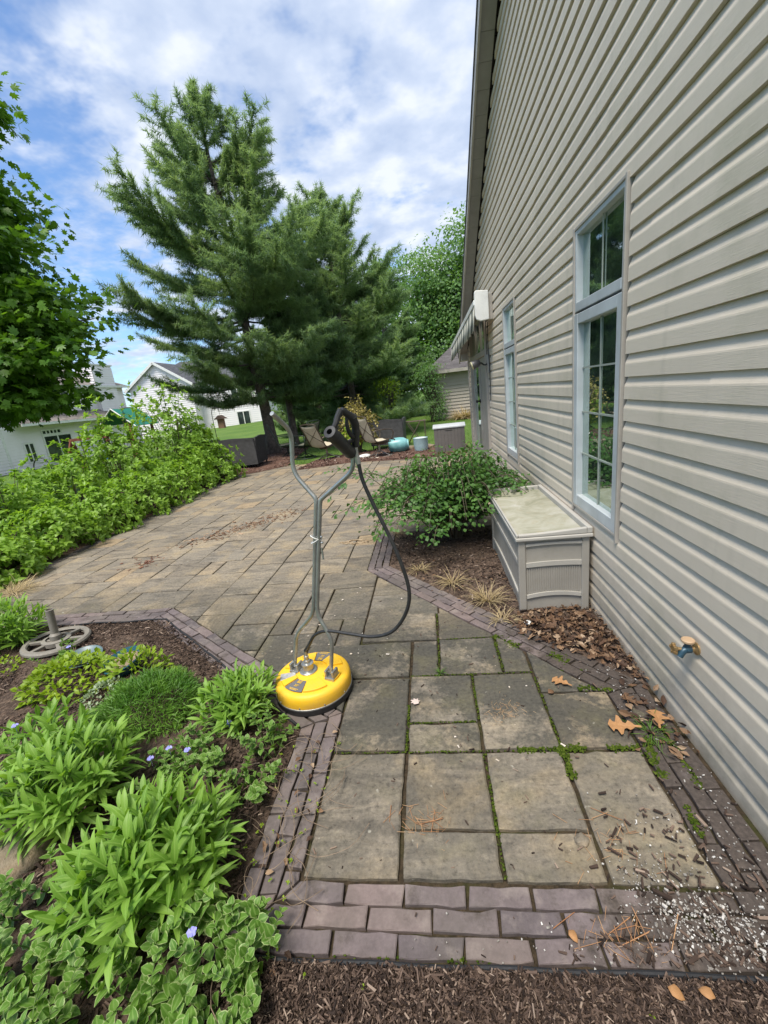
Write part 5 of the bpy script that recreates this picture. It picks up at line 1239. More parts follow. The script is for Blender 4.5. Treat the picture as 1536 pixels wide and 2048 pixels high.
def hedge():
    gr = 'leafy shrubs of the hedge along the terrace'
    F = [(-4.66, 3.75, .40, .52, .50, 'low bright leafy shrub at the near end of the hedge front row'), (-4.78, 4.60, .46, .56, .62, 'low leafy shrub second from the near end of the hedge front row'), (-4.76, 5.45, .50, .58, .68, 'low leafy shrub third from the near end of the hedge front row'),
         (-4.80, 6.35, .55, .58, .74, 'leafy shrub in the middle of the hedge front row'), (-4.80, 7.25, .58, .60, .80, 'leafy shrub in front of the tallest hedge shrub'), (-4.92, 8.20, .60, .58, .86, 'leafy shrub just before the far end of the hedge front row'), (-4.80, 9.05, .56, .55, .84, 'leafy shrub at the far end of the hedge by the charcoal loveseat')]
    for k, (x, y, rx, ry, h, lab) in enumerate(F): rosette_shrub('hedge_shrub', lab, 'shrub', (x, y, 0), rx, ry, h, 270, .108, .042, G_HEDGE, 20 + k, gr, per=9)
    Bk = [(-5.75, 3.9, .7, .75, .95, (), 'back row hedge shrub at the left picture edge'), (-5.75, 5.0, .7, .75, 1.0, ((.45, -.35, .5, 1.62), (.0, -.6, .6, 1.45)), 'back row hedge shrub with tall leggy shoots'), (-5.85, 6.2, .7, .75, 1.18, ((.3, .2, .9, 1.4),), 'back row hedge shrub in front of the red swing set'),
          (-5.75, 7.3, .80, .74, 1.72, ((.1, .4, 1.1, 1.8), (-.2, .1, .9, 1.75),), 'tall back row hedge shrub below the green canopy'), (-5.45, 8.75, .88, .78, 2.25, ((-.05, .1, 1.2, 2.0),), 'tallest shrub of the hedge, rising in front of the gabled house'), (-5.35, 9.35, .6, .55, 1.38, ((.1, .1, .9, 1.6),), 'back row hedge shrub around the bird feeder pole')]
    for k, (x, y, rx, ry, h, sh, lab) in enumerate(Bk): rosette_shrub('hedge_shrub', lab, 'shrub', (x, y, 0), rx, ry, h, 500, .110, .043, G_HEDGE, 40 + k, gr, per=9, shoots=sh)
hedge()

def arching_shrub(name, label, loc, n, reach, h, L, W, mat, seed, extra=(), twig=M_TWIG, leafgap=.045, cat='shrub', droop=.25):
    rng = np.random.default_rng(seed); t = thing(name, label, cat, loc); P, D, U = [], [], []; g = Geo()
    stems = [None] * n + list(extra)
    for s in stems:
        if s is None:
            a = rng.uniform(0, 2 * np.pi); rr = rng.uniform(.25, 1.0) ** .7; e = np.array([reach[0] * rr * math.cos(a), reach[1] * rr * math.sin(a), 0]); hh = h * rng.uniform(.55, 1.0) * (1.0 - .45 * rr ** 2)
            pts = [np.array([.06 * math.cos(a), .06 * math.sin(a), 0]), e * .35 + [0, 0, hh * .7], e * .75 + [0, 0, hh], e + [0, 0, hh * rng.uniform(.55, .95)]]
        else: pts = [np.array(p, float) for p in s]
        c = bez(pts, 26); g.tube(c, np.linspace(.006, .0022, 26), 5, cap=False)
        seg = np.linalg.norm(np.diff(c, axis=0), axis=1); tot = np.r_[0, np.cumsum(seg)]; side = 1
        for d in np.arange(tot[-1] * .28, tot[-1], leafgap):
            p = np.array([np.interp(d, tot, c[:, i]) for i in range(3)]); q = np.array([np.interp(min(d + .02, tot[-1]), tot, c[:, i]) for i in range(3)]); tg = unit(q - p + 1e-6)
            for sub in range(2 if rng.random() < .55 else 1):
                lat = unit(np.cross(tg, [0, 0, 1.]) + 1e-6) * side; side *= -1; tw = rng.uniform(.0, .16)
                bp = p + (lat + tg * .5) * tw; P.append(bp); D.append(lat + .5 * tg + rng.normal(0, .25, 3)); U.append(np.array([0, 0, 1.]) + rng.normal(0, .3, 3))
                if tw > .05:
                    for f in (.4, .75): P.append(p + (bp - p) * f); D.append(tg * side + lat * .4 + rng.normal(0, .25, 3)); U.append(np.array([0, 0, 1.]) + rng.normal(0, .3, 3))
    k = len(P); gl = Geo(); leaves(gl, P, D, U, L * rng.uniform(.6, 1.15, k), W * rng.uniform(.75, 1.1, k), 'ovate', 3, .2, rng.uniform(.05, droop * 2, k))
    gl.build('foliage', mat, t, smooth=True); g.build('stem', twig, t); return t
arching_shrub('garden_shrub', 'dark green arching shrub between the taupe deck box and the terrace', (.16, 4.05, 0), 150, (.86, .92), 1.04, .056, .036, G_SHRUB, 3,
              [[(-.1, -.1, 0), (-.45, -.25, .62), (-.80, -.35, .80), (-1.06, -.45, .66)], [(-.1, -.1, 0), (-.5, -.2, .5), (-.85, -.1, .78), (-1.1, .0, .80)], [(-.05, 0, 0), (-.35, -.35, .45), (-.68, -.5, .60), (-.98, -.62, .52)]])

# ---- conifers
def pine(label, base, H, prof, seed, mat=None, lean=(0, 0), z0=1.0, step=.42, per=6, needle=.17, nn=31, tuft=.135, r0=.16, cat='pine', name='pine_tree', width=.0195, grp=None, bend=.0):
    rng = np.random.default_rng(seed); t = thing(name, label, cat, base, 0, grp); mat = mat or G_PINE
    tz = np.linspace(0, H, 14); tr = np.c_[lean[0] * tz / H + bend * np.sin(tz / H * 3.0), lean[1] * tz / H + .06 * np.sin(tz * 1.3), tz]
    g = Geo(); g.tube(tr, np.linspace(r0, .02, 14) * np.r_[1.25, np.ones(13)], 10); g.build('trunk', M_PBARK, t, smooth=True)
    at = lambda z: np.array([np.interp(z, tz, tr[:, i]) for i in range(3)])
    gb = Geo(); TP, TD = [], []; z = z0
    while z < H - .15:
        u = z / H
        for k in range(per + int(rng.integers(-1, 2))):
            a = rng.uniform(0, 2 * np.pi); ln = prof(u) * rng.uniform(.62, 1.08)
            if ln < .12: continue
            el = math.radians(-6 + 56 * u ** 1.8 + rng.uniform(-9, 9)); ln = min(ln, max(.3, (H - .05 - z) / max(.05, 1.25 * math.sin(max(el, .02)) + .12))); b = at(z + rng.uniform(-.15, .15)); hd = np.array([math.cos(a), math.sin(a), 0.]); sd = np.array([-math.sin(a), math.cos(a), 0.])
            s = np.linspace(0, 1, 8); br = b + hd * (ln * math.cos(el) * s)[:, None] + np.array([0, 0, 1.]) * (ln * math.sin(el) * s + .16 * ln * s ** 3 - .06 * ln * np.sin(np.pi * s))[:, None] + sd * (.06 * ln * np.sin(s * 4 + a))[:, None]
            gb.tube(br, np.linspace(.012 + .010 * ln, .004, 8), 5, cap=False)
            m = max(4, int(ln / .10)); side = 1
            for q in np.linspace(.22, 1, m):
                p = np.array([np.interp(q, s, br[:, i]) for i in range(3)]); bl = min(.85, .42 * ln * (1.15 - q * .75)) * rng.uniform(.6, 1.1); side *= -1
                dv = unit(hd * rng.uniform(.4, .9) + sd * side * rng.uniform(.3, 1.2) + np.array([0, 0, rng.uniform(-.10, .40)])); kk = max(1, int(bl / tuft))
                for w in np.linspace(.15, 1, kk + 1): TP.append(p + dv * bl * w + np.array([0, 0, .10 * bl * w * w])); TD.append(dv * .9 + hd * .25 + np.array([0, 0, .35]))
                if q > .45: TP.append(p); TD.append(hd + np.array([0, 0, .4]))
        z += step * rng.uniform(.8, 1.2)
    for z in np.arange(H - 1.1, H + .05, .10): TP.append(at(z)); TD.append(np.array([0, 0, 1.]))
    for k in range(5): a = rng.uniform(0, 6.3); zz = H - rng.uniform(.0, .5); TP += [at(zz) + np.array([math.cos(a) * .12, math.sin(a) * .12, w]) for w in (.1, .22, .34)]; TD += [np.array([0, 0, 1.])] * 3
    TP = np.array(TP); TD = unit(np.array(TD)); k = len(TP); P = np.repeat(TP, nn, 0); D0 = np.repeat(TD, nn, 0); n = len(P)
    D = cone_dirs(D0, rng.uniform(.15, 1.75, n), rng); Lq = needle * rng.uniform(.7, 1.15, n); A, _ = basis(D + 1e-4 * rng.normal(size=D.shape))
    A = unit(A + .8 * rand_unit(n, rng)); A = unit(A - D * np.sum(A * D, 1, keepdims=True)); P = P + D0 * rng.uniform(-.07, .07, (n, 1)) + rng.normal(0, .022, (n, 3))
    w = width * .5; V = np.stack([P - A * w, P + A * w, P + D * Lq[:, None] - np.array([0, 0, .02])], 1).reshape(-1, 3); gl = Geo(); gl.add(V, [np.arange(3 * n).reshape(-1, 3)], np.tile([[0, 0], [1, 0], [.5, 1]], (n, 1)))
    gl.build('crown', mat, t); gb.build('limb', M_PBARK, t); return t
def lerp_prof(pairs):
    x = [p[0] for p in pairs]; y = [p[1] for p in pairs]; return lambda u: float(np.interp(u, x, y))
pine('tallest pine, leaning trunk and ragged spire, left of the patio chairs', (-5.02, 13.4, -.05), 9.85, lerp_prof([(.1, 2.1), (.2, 2.9), (.35, 3.0), (.5, 3.0), (.62, 2.8), (.74, 2.1), (.84, 1.35), (.93, .8), (1, .3)]), 1, lean=(-.50, .35), z0=1.9, r0=.19, step=.42)
pine('slimmer pine with reddish trunk just right of the tallest pine', (-4.65, 14.6, -.05), 6.6, lerp_prof([(.2, 1.6), (.45, 2.4), (.7, 1.9), (1, .4)]), 2, lean=(.25, .4), z0=1.8, r0=.14, bend=-.15)
pine('broad pine to the right of the tallest pine with a lower rounded top', (-2.75, 16.8, -.05), 8.4, lerp_prof([(.1, 2.7), (.3, 2.8), (.55, 2.35), (.75, 1.75), (.9, 1.0), (1, .3)]), 3, lean=(-.3, 0), z0=.8, r0=.16, step=.40)
pine('feathery pale pine in front of the tall far trees and garage', (-2.0, 25.0, 0), 8.0, lerp_prof([(.05, 1.9), (.3, 2.2), (.6, 1.7), (.85, .9), (1, .3)]), 4, G_PINE2, z0=.6, r0=.15, needle=.21, width=.034, step=.40)
pine('dark dense pine filling the gap behind the yellowing shrub', (-3.6, 20.5, 0), 5.6, lerp_prof([(.05, 2.0), (.4, 2.1), (.8, 1.1), (1, .3)]), 5, z0=.9, r0=.14, needle=.2, width=.032, step=.34)
pine('low dark pine behind the lawn under the tallest pine', (-5.6, 22.5, 0), 5.0, lerp_prof([(.05, 2.7), (.4, 2.3), (.8, 1.1), (1, .3)]), 6, z0=.3, r0=.14, needle=.22, width=.036, step=.40)

# ---- broadleaved trees
def broadleaf(label, base, H, blobs, n, L, mat, seed, r0=.2, per=18, cr=.45, lobes=None, name='broadleaf_tree', cat='tree', flat=.35, trunk=True, lean=(0, 0), grp=None):
    rng = np.random.default_rng(seed); t = thing(name, label, cat, base, 0, grp); b = np.array(blobs, float); vol = b[:, 3] * b[:, 4] * b[:, 5]; vol = vol * np.where((b[:, 3] > 3) & (b[:, 0] < 1) & bool(lobes), .3, 1); idx = rng.choice(len(b), n, p=vol / vol.sum())
    d = unit(rng.normal(size=(n, 3))); r = rng.uniform(.12, 1, (n, 1)) ** .42; C = b[idx, :3] + d * r * b[idx, 3:]
    g = Geo(); top = b[np.argmax(b[:, 2]), :3]; pts = bez([(0, 0, -.1), (lean[0] * .3, lean[1] * .3, H * .25), (lean[0] * .7, lean[1] * .7, H * .55), tuple(top * np.array([1, 1, 1.]))], 16); g.tube(pts, np.linspace(r0 * 1.15, r0 * .12, 16), 10)
    g.build('trunk', M_BARK, t, smooth=True); gl = Geo()
    for q in rng.permutation(n)[:min(n, 42)]:
        h = rng.uniform(.2, .75); s = np.array([np.interp(h * 15, range(16), pts[:, i]) for i in range(3)]); e = C[q]; gl.tube(bez([s, (s + e) / 2 + [0, 0, .08 * H * rng.uniform(-.3, 1)], e], 8), np.linspace(r0 * .26, .012, 8), 5, cap=False)
    gl.build('limb', M_BARK, t, smooth=True)
    P = np.repeat(C, per, 0); m = len(P); P = P + rng.normal(size=(m, 3)) * np.array([cr, cr, cr * flat]); out = unit(np.repeat(d, per, 0))
    D = unit(out * .8 + rand_unit(m, rng) * .9 + np.array([0, 0, -.35])); U = unit(np.array([0, 0, 1.]) + .5 * out + .65 * rand_unit(m, rng)); g = Geo()
    if lobes: lobed(g, P, D, U, L * rng.uniform(.65, 1.15, m), lobes)
    else: leaves(g, P, D, U, L * rng.uniform(.65, 1.15, m), L * .55, 'ovate', 2, .25, .2)
    g.build('crown', mat, t, smooth=not lobes); return t
broadleaf('large dark maple overhanging from the left picture edge', (-12.1, 8.9, -.15), 8.9, [(0, 0, 4.4, 3.4, 3.2, 2.0), (.2, 0, 6.2, 3.0, 3.0, 1.8), (0, 0, 7.7, 2.2, 2.2, 1.3), (3.1, -.2, 3.15, 1.75, 1.5, .55), (3.3, .5, 4.2, 1.6, 1.5, .5), (2.6, 0, 5.2, 2.0, 1.6, .55), (2.3, .3, 6.3, 1.9, 1.6, .6), (1.9, 0, 7.3, 1.9, 1.6, .55), (2.0, .3, 8.2, 2.2, 1.4, .6), (1.8, .2, 9.2, 1.9, 1.4, .55), (3.2, 0, 2.5, 1.6, 1.2, .4), (2.4, -.4, 2.35, 1.7, 1.3, .42), (3.4, .2, 3.6, 1.5, 1., .35), (1.6, -.8, 3.3, 2.2, 1.6, .8)], 3000, .185, G_MAPLE, 11, .24, 26, .36, MAPLE, 'maple_tree', 'maple', .16)
tb = 'tall trees beyond the garage'
broadleaf('tall tree with silvery green rounded crown directly behind the garage roof', (1.2, 35, .3), 12, [(0, 0, 9.0, 3.4, 3, 2.4), (-1.2, 0, 6.6, 3.4, 3, 2.6), (1.6, 0, 6.8, 3.2, 3, 3), (0, 0, 4.0, 3.6, 3, 2.4)], 800, .34, G_TREE, 12, .3, 22, .55, grp=tb)
broadleaf('tall tree partly cut off by the beige house roof edge', (5.0, 34, .3), 13.2, [(0, 0, 10.2, 2.8, 3, 2.8), (0, 0, 7, 3.6, 3, 3), (-1.2, 0, 4.4, 3.2, 3, 2.4)], 700, .34, G_TREE, 13, .3, 22, .55, grp=tb)
broadleaf('bright fresh green tree rising behind the feathery pale pine', (-2.9, 31, .2), 10, [(0, 0, 7.4, 1.9, 1.9, 2.2), (-.6, 0, 5.2, 2.5, 2.2, 2.0), (.6, 0, 3.6, 2.6, 2.2, 2)], 430, .30, G_BRIGHT, 14, .24, 18, .5, grp=tb)
broadleaf('small tree of the distant row seen between the two biggest pines', (-7.5, 40, .5), 5.5, [(0, 0, 3.4, 3.4, 2.4, 2.2), (-2.2, 0, 2.4, 2.6, 2, 1.8)], 340, .36, G_TREE, 15, .2, 16, .6, grp='distant tree row')
broadleaf('darker bush tree of the distant row behind the low dark pine', (-11.8, 41, .5), 4.6, [(0, 0, 2.4, 3.2, 2.2, 2.0), (2.2, 0, 1.9, 2.4, 2, 1.6)], 300, .36, G_TREE, 16, .2, 16, .6, grp='distant tree row')
broadleaf('wide leafy tree closing the lawn left of the garage', (-2.6, 30, .1), 4.2, [(0, 0, 2.6, 2.6, 1.8, 1.7), (1.6, 0, 1.8, 2.0, 1.5, 1.4), (-2.2, 0, 2.2, 2.0, 1.6, 1.6)], 320, .28, G_BRIGHT, 17, .15, 16, .5, grp='distant tree row')
broadleaf('leafy climber covered small tree at the garage corner', (.22, 20.0, -.05), 2.9, [(0, 0, 2.2, .48, .5, .55), (.15, 0, 1.4, .5, .45, .6), (.25, -.1, .6, .5, .4, .5), (-.25, 0, 2.0, .45, .4, .35)], 190, .11, G_TREE, 18, .09, 16, .16)
broadleaf('thin lime green sapling tied to a stake on the lawn', (-1.30, 16.0, -.05), 2.1, [(0, 0, 1.75, .42, .4, .30), (-.12, 0, 1.25, .36, .35, .22)], 60, .11, G_LIME, 19, .022, 14, .13, name='sapling', cat='sapling')
arching_shrub('yellow_shrub', 'yellowing half dead shrub rising behind the tan swivel chairs', (-1.90, 11.3, 0), 46, (.62, .55), 1.75, .085, .05, G_YELLOW, 8, leafgap=.075)
arching_shrub('yellow_shrub', 'bright green young shoots growing through the yellowing shrub', (-1.95, 11.15, 0), 8, (.40, .35), 1.35, .12, .08, G_LIME, 9, leafgap=.09, twig=M_GSTEM)

# ---- the flower bed in front
def lance_clump(label, loc, R_, h, seed, n=24, L=.15, W=.026, mat=None, grp='lance leaved perennials in the flower bed', name='border_perennial', nodes=9):
    rng = np.random.default_rng(seed); t = thing(name, label, 'plant', loc, 0, grp); P, D, U, LL = [], [], [], []; g = Geo()
    for k in range(n):
        a = rng.uniform(0, 2 * np.pi); q = rng.uniform(0, 1) ** .6; b = np.array([math.cos(a), math.sin(a), 0]) * R_ * .40 * q; tip = np.array([math.cos(a), math.sin(a), 0]) * R_ * .78 * q + np.array([0, 0, h * (.92 - .42 * q * q) * rng.uniform(.75, 1.05)])
        c = bez([b, (b + tip) / 2 + np.array([0, 0, .12 * h]), tip], 10); g.tube(c, np.linspace(.0042, .002, 10), 5, cap=False); ax = unit(tip - b)
        for j in range(nodes):
            f = .12 + .88 * (j / (nodes - 1)); p = np.array([np.interp(f * 9, range(10), c[:, i]) for i in range(3)]); an = j * 2.4 + rng.uniform(-.5, .5); a1, a2 = basis(ax[None]); rad = a1[0] * math.cos(an) + a2[0] * math.sin(an)
            up = .85 + 1.9 * f ** 3; P.append(p); D.append(rad + ax * up + np.array([math.cos(a), math.sin(a), 0]) * .35 * q); U.append(ax * 1.2 - rad * .25 + np.array([0, 0, .4]) + rng.normal(0, .12, 3)); LL.append(L * (1.05 - .45 * f ** 2) * rng.uniform(.75, 1.15))
    k = len(P); gl = Geo(); leaves(gl, P, D, U, np.array(LL), W * rng.uniform(.7, 1.15, k), 'lance', 5, .28, rng.uniform(.05, .42, k)); V = gl.v[0]; V[:, 2] = np.maximum(V[:, 2], .004 + .012 * rng.random(len(V)))
    gl.build('foliage', mat or G_BORDER, t, smooth=True); g.build('stem', M_GSTEM, t); return t
lance_clump('largest lance leaved clump at the front left of the flower bed', (-.99, .90, 0), .33, .30, 1, 78, .165, .0215)
lance_clump('lance leaved clump at the left picture edge behind the largest clump', (-1.52, 1.20, 0), .30, .33, 2, 70, .16, .0205)
lance_clump('lance leaved clump touching the yellow surface cleaner', (-1.02, 1.66, 0), .24, .25, 3, 58, .135, .0165)
lance_clump('far lance leaved clump by the parasol base', (-3.18, 2.45, 0), .36, .34, 4, 70, .16, .019)
lance_clump('small lance leaved clump below the hedge by the dry grass', (-4.05, 3.02, 0), .26, .24, 5, 20, .13, .024)
lance_clump('pale lance leaved clump between lime plant and left picture edge', (-1.86, 1.44, 0), .26, .26, 6, 22, .13, .024)
def mound(label, loc, rx, ry, h, n, L, W, mat, seed, name, cat='plant', shape='blade', spread=1.0, droop=.25):
    rng = np.random.default_rng(seed); t = thing(name, label, cat, loc); d = unit(rng.normal(size=(n, 3))); d[:, 2] = np.abs(d[:, 2]); r = rng.uniform(.55, 1, (n, 1)) ** .5
    P = d * r * np.array([rx, ry, h]) * (1 + .10 * np.sin(d[:, :1] * 9 + seed) * np.sin(d[:, 1:2] * 8)); D = cone_dirs(unit(d + [0, 0, .5]), rng.uniform(0, spread, n), rng)
    g = Geo(); leaves(g, P, D, np.array([0, 0, 1.]) + .6 * rand_unit(n, rng), L * rng.uniform(.6, 1.2, n), W, shape, 2, .2, rng.uniform(0, droop * 2, n)); g.build('foliage', mat, t, smooth=True); return t
mound('fine feathery dark green mound in the middle of the flower bed', (-1.55, 1.72, -.01), .27, .24, .19, 7500, .050, .0042, G_PHLOX, 1, 'moss_phlox')
mound('lime green leafy plant in front of the parasol base', (-2.24, 1.98, 0), .27, .22, .15, 760, .050, .026, G_LIME, 2, 'lime_plant', shape='ovate', spread=1.3)
mound('lime green shoots behind the feathery mound', (-1.78, 1.98, 0), .22, .10, .22, 260, .060, .022, G_LIME, 3, 'lime_plant', shape='lance', spread=.9)
mound('silver white leaved groundcover beside the blue bowl', (-1.92, 1.86, 0), .12, .12, .07, 260, .030, .018, G_LAMIUM, 4, 'silver_groundcover', shape='ovate', spread=1.3)
mound('low yellow green seedlings left of the parasol base', (-2.95, 2.12, -.01), .22, .18, .05, 170, .04, .02, G_LIME, 5, 'lime_plant', shape='ovate', spread=1.3)
def periwinkle(label, loc, R_, h, n, seed, flowers=(), L=.040, W=.024):
    rng = np.random.default_rng(seed); t = thing('periwinkle', label, 'plant', loc, 0, 'variegated periwinkle patches'); P, D, U, S_ = [], [], [], []; g = Geo()
    for k in range(n):
        a = rng.uniform(0, 6.283); q = R_ * math.sqrt(rng.uniform(0, 1)); b = np.array([q * math.cos(a), q * math.sin(a), 0]); a2 = rng.uniform(0, 6.283); ln = rng.uniform(.06, .15); tip = b + np.array([math.cos(a2) * ln * .8, math.sin(a2) * ln * .8, h * rng.uniform(.45, 1.1)])
        c = bez([b, (b + tip) / 2 + [0, 0, .25 * h], tip], 8); g.tube(c, np.linspace(.002, .0013, 8), 4, cap=False); ax = unit(tip - b); l1, l2 = basis(ax[None])
        for j in range(6):
            f = .15 + .85 * j / 5; p = np.array([np.interp(f * 7, range(8), c[:, i]) for i in range(3)]); s = l1[0] if j % 2 else l2[0]
            for sg in (-1, 1): P.append(p); D.append(sg * s + ax * (.35 + .9 * f ** 2)); U.append(ax + np.array([0, 0, .7]) + rng.normal(0, .2, 3)); S_.append(1.1 - .4 * f ** 3)
    k = len(P); gl = Geo(); leaves(gl, P, D, U, L * np.array(S_) * rng.uniform(.7, 1.15, k), W * np.array(S_) * rng.uniform(.8, 1.15, k), 'ovate', 4, .22, rng.uniform(.05, .35, k)); V = gl.v[0]; V[:, 2] = np.maximum(V[:, 2], .005)
    gl.build('foliage', G_VINCA, t, smooth=True); g.build('stem', M_GSTEM, t)
    for (x, y, z) in flowers:
        g = Geo(); a = np.arange(5) * 1.2566 + rng.uniform(0, 1); D = np.c_[np.cos(a), np.sin(a), np.full(5, .15)]; p = np.array([x, y, z]) - np.array(loc); leaves(g, np.tile(p, (5, 1)), D, np.tile([-.1, -.7, 1.0], (5, 1)), .019, .017, 'ell', 2, -.05, .1); g.tube([p - [0, 0, .05], p], .0012, 4); g.build('flower', M_FLOWER, t, smooth=True)
M_FLOWER = mat_plain('periwinkle_petal', (.24, .24, .62), .6, scale=40, var=.2)
periwinkle('periwinkle patch with blue flowers between the two middle clumps', (-1.14, 1.38, 0), .16, .12, 30, 1, [(-1.12, 1.36, .11), (-1.27, 1.33, .10), (-1.20, 1.36, .12), (-1.0, 1.50, .12)])
periwinkle('periwinkle spilling onto the brick border below the surface cleaner', (-.80, 1.47, 0), .07, .16, 12, 2)
periwinkle('small periwinkle tuft along the brick border in mid bed', (-.80, 1.25, 0), .07, .10, 12, 3)
periwinkle('periwinkle in the bottom left corner of the picture', (-1.30, .74, 0), .20, .16, 34, 4, L=.046, W=.029)
periwinkle('periwinkle with one flower under the largest clump near the bottom', (-.72, .70, 0), .17, .15, 34, 5, [(-.74, .73, .13)], L=.046, W=.029)
periwinkle('periwinkle patch with flowers at the left edge in the middle clump', (-1.72, 1.26, 0), .12, .20, 26, 6, [(-1.70, 1.22, .21), (-1.62, 1.16, .16), (-1.94, 1.40, .22)])
periwinkle('periwinkle at the bottom edge below the largest clump', (-.98, .62, 0), .17, .15, 34, 9, L=.046, W=.029)
periwinkle('periwinkle tuft at the lower end of the left brick border', (-.58, .66, 0), .07, .12, 14, 7)
periwinkle('periwinkle seedlings beside the parasol base with one flower', (-2.5, 2.16, 0), .08, .10, 9, 8, [(-2.40, 2.18, .13)])
def tuft(label, loc, n, h, spread, mat, seed, name='dry_grass_tuft', cat='grass tuft', W=.004, grp=None, r=.05):
    rng = np.random.default_rng(seed); t = tag(empty(name, loc), label, cat, grp); a = rng.uniform(0, 6.283, n); q = rng.uniform(0, r, n); P = np.c_[q * np.cos(a), q * np.sin(a), np.zeros(n)]; D = np.c_[np.cos(a + rng.normal(0, .6, n)) * spread, np.sin(a + rng.normal(0, .6, n)) * spread, rng.uniform(.35, 1.1, n)]
    g = Geo(); leaves(g, P, D, np.tile([0, 0, 1.], (n, 1)) + .3 * rand_unit(n, rng), h * rng.uniform(.5, 1.2, n), W, 'blade', 4, .1, rng.uniform(.1, .7, n)); V = g.v[0]; V[:, 2] = np.maximum(V[:, 2], .003); g.build('blades', mat, t, smooth=True); return t
dg = 'dry grass tufts in the bed beside the deck box'
for k, (x, y, n, h, lab) in enumerate([(.30, 2.70, 120, .20, 'fullest straw tuft, beside the deck box front corner'), (.08, 3.02, 90, .17, 'straw tuft at the brick edge nearer the steel handle'), (-.18, 3.30, 60, .14, 'sparse straw tuft farthest along the brick edge'), (-.42, 4.30, 50, .20, 'dry stalks beyond the arching branch of the shrub'), (.36, 2.45, 60, .13, 'low straw tuft just before the deck box')]):
    tuft(lab, (x, y, .0), n, h, .8, G_STRAW, 30 + k, grp=dg)
tuft('pale dry grass heap at the near end of the hedge', (-4.15, 3.42, 0), 240, .26, 1.2, G_STRAW, 40, r=.16)
tuft('tan ornamental grass mound against the garage wall', (1.62, 19.8, -.05), 520, .95, .8, G_STRAW, 41, 'ornamental_grass', 'grass', .02, r=.25)
tuft('weedy green grass between wall and paving by the oak leaves', (.80, 1.52, 0), 60, .10, 1.0, G_GRASS, 42, 'weed_tuft', W=.003)
tuft('thin green weed in the joint right of the surface cleaner', (-.05, 1.95, 0), 26, .06, .9, G_GRASS, 43, 'weed_tuft', W=.003, r=.015)
def lawn_blades():
    rng = np.random.default_rng(9); n = 26000; x = rng.uniform(-9.5, 2.2, n); y = 10.0 + 13 * rng.uniform(0, 1, n) ** 1.6
    ok = ~((x < -4.0) & (y < 15.2) & (x > -7.4)) & ~((x > -3.15) & (y < 11.35)) & ~((x > .9) & (y < 9.6)) & ~((x > .3) & (y > 20.4)) & (y > 10.2)
    x, y = x[ok], y[ok]; n = len(x); P = np.c_[x, y, terrain_z(x, y)]; D = np.c_[rng.normal(0, .5, (n, 2)), np.ones(n)]; g = Geo(); leaves(g, P, D, rand_unit(n, rng), rng.uniform(.04, .10, n), .012, 'blade', 1, .1, .3); g.build('grass', G_GRASS)['kind'] = 'stuff'
lawn_blades()
# ------------------------------------------------------------------ litter, moss, mulch chips, gravel, edging strip
def in_poly(x, y, poly):
    p = np.asarray(poly, float); c = np.zeros(len(x), bool); j = len(p) - 1
    for i in range(len(p)):
        q = ((p[i, 1] > y) != (p[j, 1] > y)) & (x < (p[j, 0] - p[i, 0]) * (y - p[i, 1]) / (p[j, 1] - p[i, 1] + 1e-12) + p[i, 0]); c ^= q; j = i
    return c
def isl_mat(name, stops, rough=.85, spec=.2):
    k = Nodes(name); c = k.ramp(k.island(), stops); c = k.mix(.4, c, k.ramp(k.noise(60, 3, .6, k.pos()), [(.3, (.6, .6, .6)), (.7, (1.3, 1.3, 1.3))]), 'MULTIPLY'); return k.done(k.bsdf(c, rough, 0, None, spec))
M_CHIP = isl_mat('bark_chip', [(0, (.018, .012, .010)), (.4, (.052, .035, .027)), (.75, (.095, .064, .049)), (.93, (.17, .12, .092)), (1, (.30, .23, .18))])
M_CHIPR = isl_mat('red_bark_chip', [(0, (.045, .024, .018)), (.5, (.11, .062, .048)), (.9, (.19, .115, .09)), (1, (.34, .27, .22))])
M_LITTER = isl_mat('dead_oak_leaf', [(0, (.040, .024, .017)), (.35, (.085, .048, .030)), (.65, (.15, .088, .050)), (.87, (.235, .150, .090)), (1, (.34, .25, .17))], .7)
M_OAK = isl_mat('tan_oak_leaf', [(0, (.30, .155, .065)), (1, (.37, .20, .09))], .65)
M_GRAVEL = isl_mat('white_gravel', [(0, (.14, .12, .105)), (.5, (.34, .32, .29)), (1, (.56, .54, .51))], .8)
M_MOSS = isl_mat('moss', [(0, (.024, .042, .004)), (.6, (.052, .080, .008)), (1, (.085, .110, .018))], .95, .1)
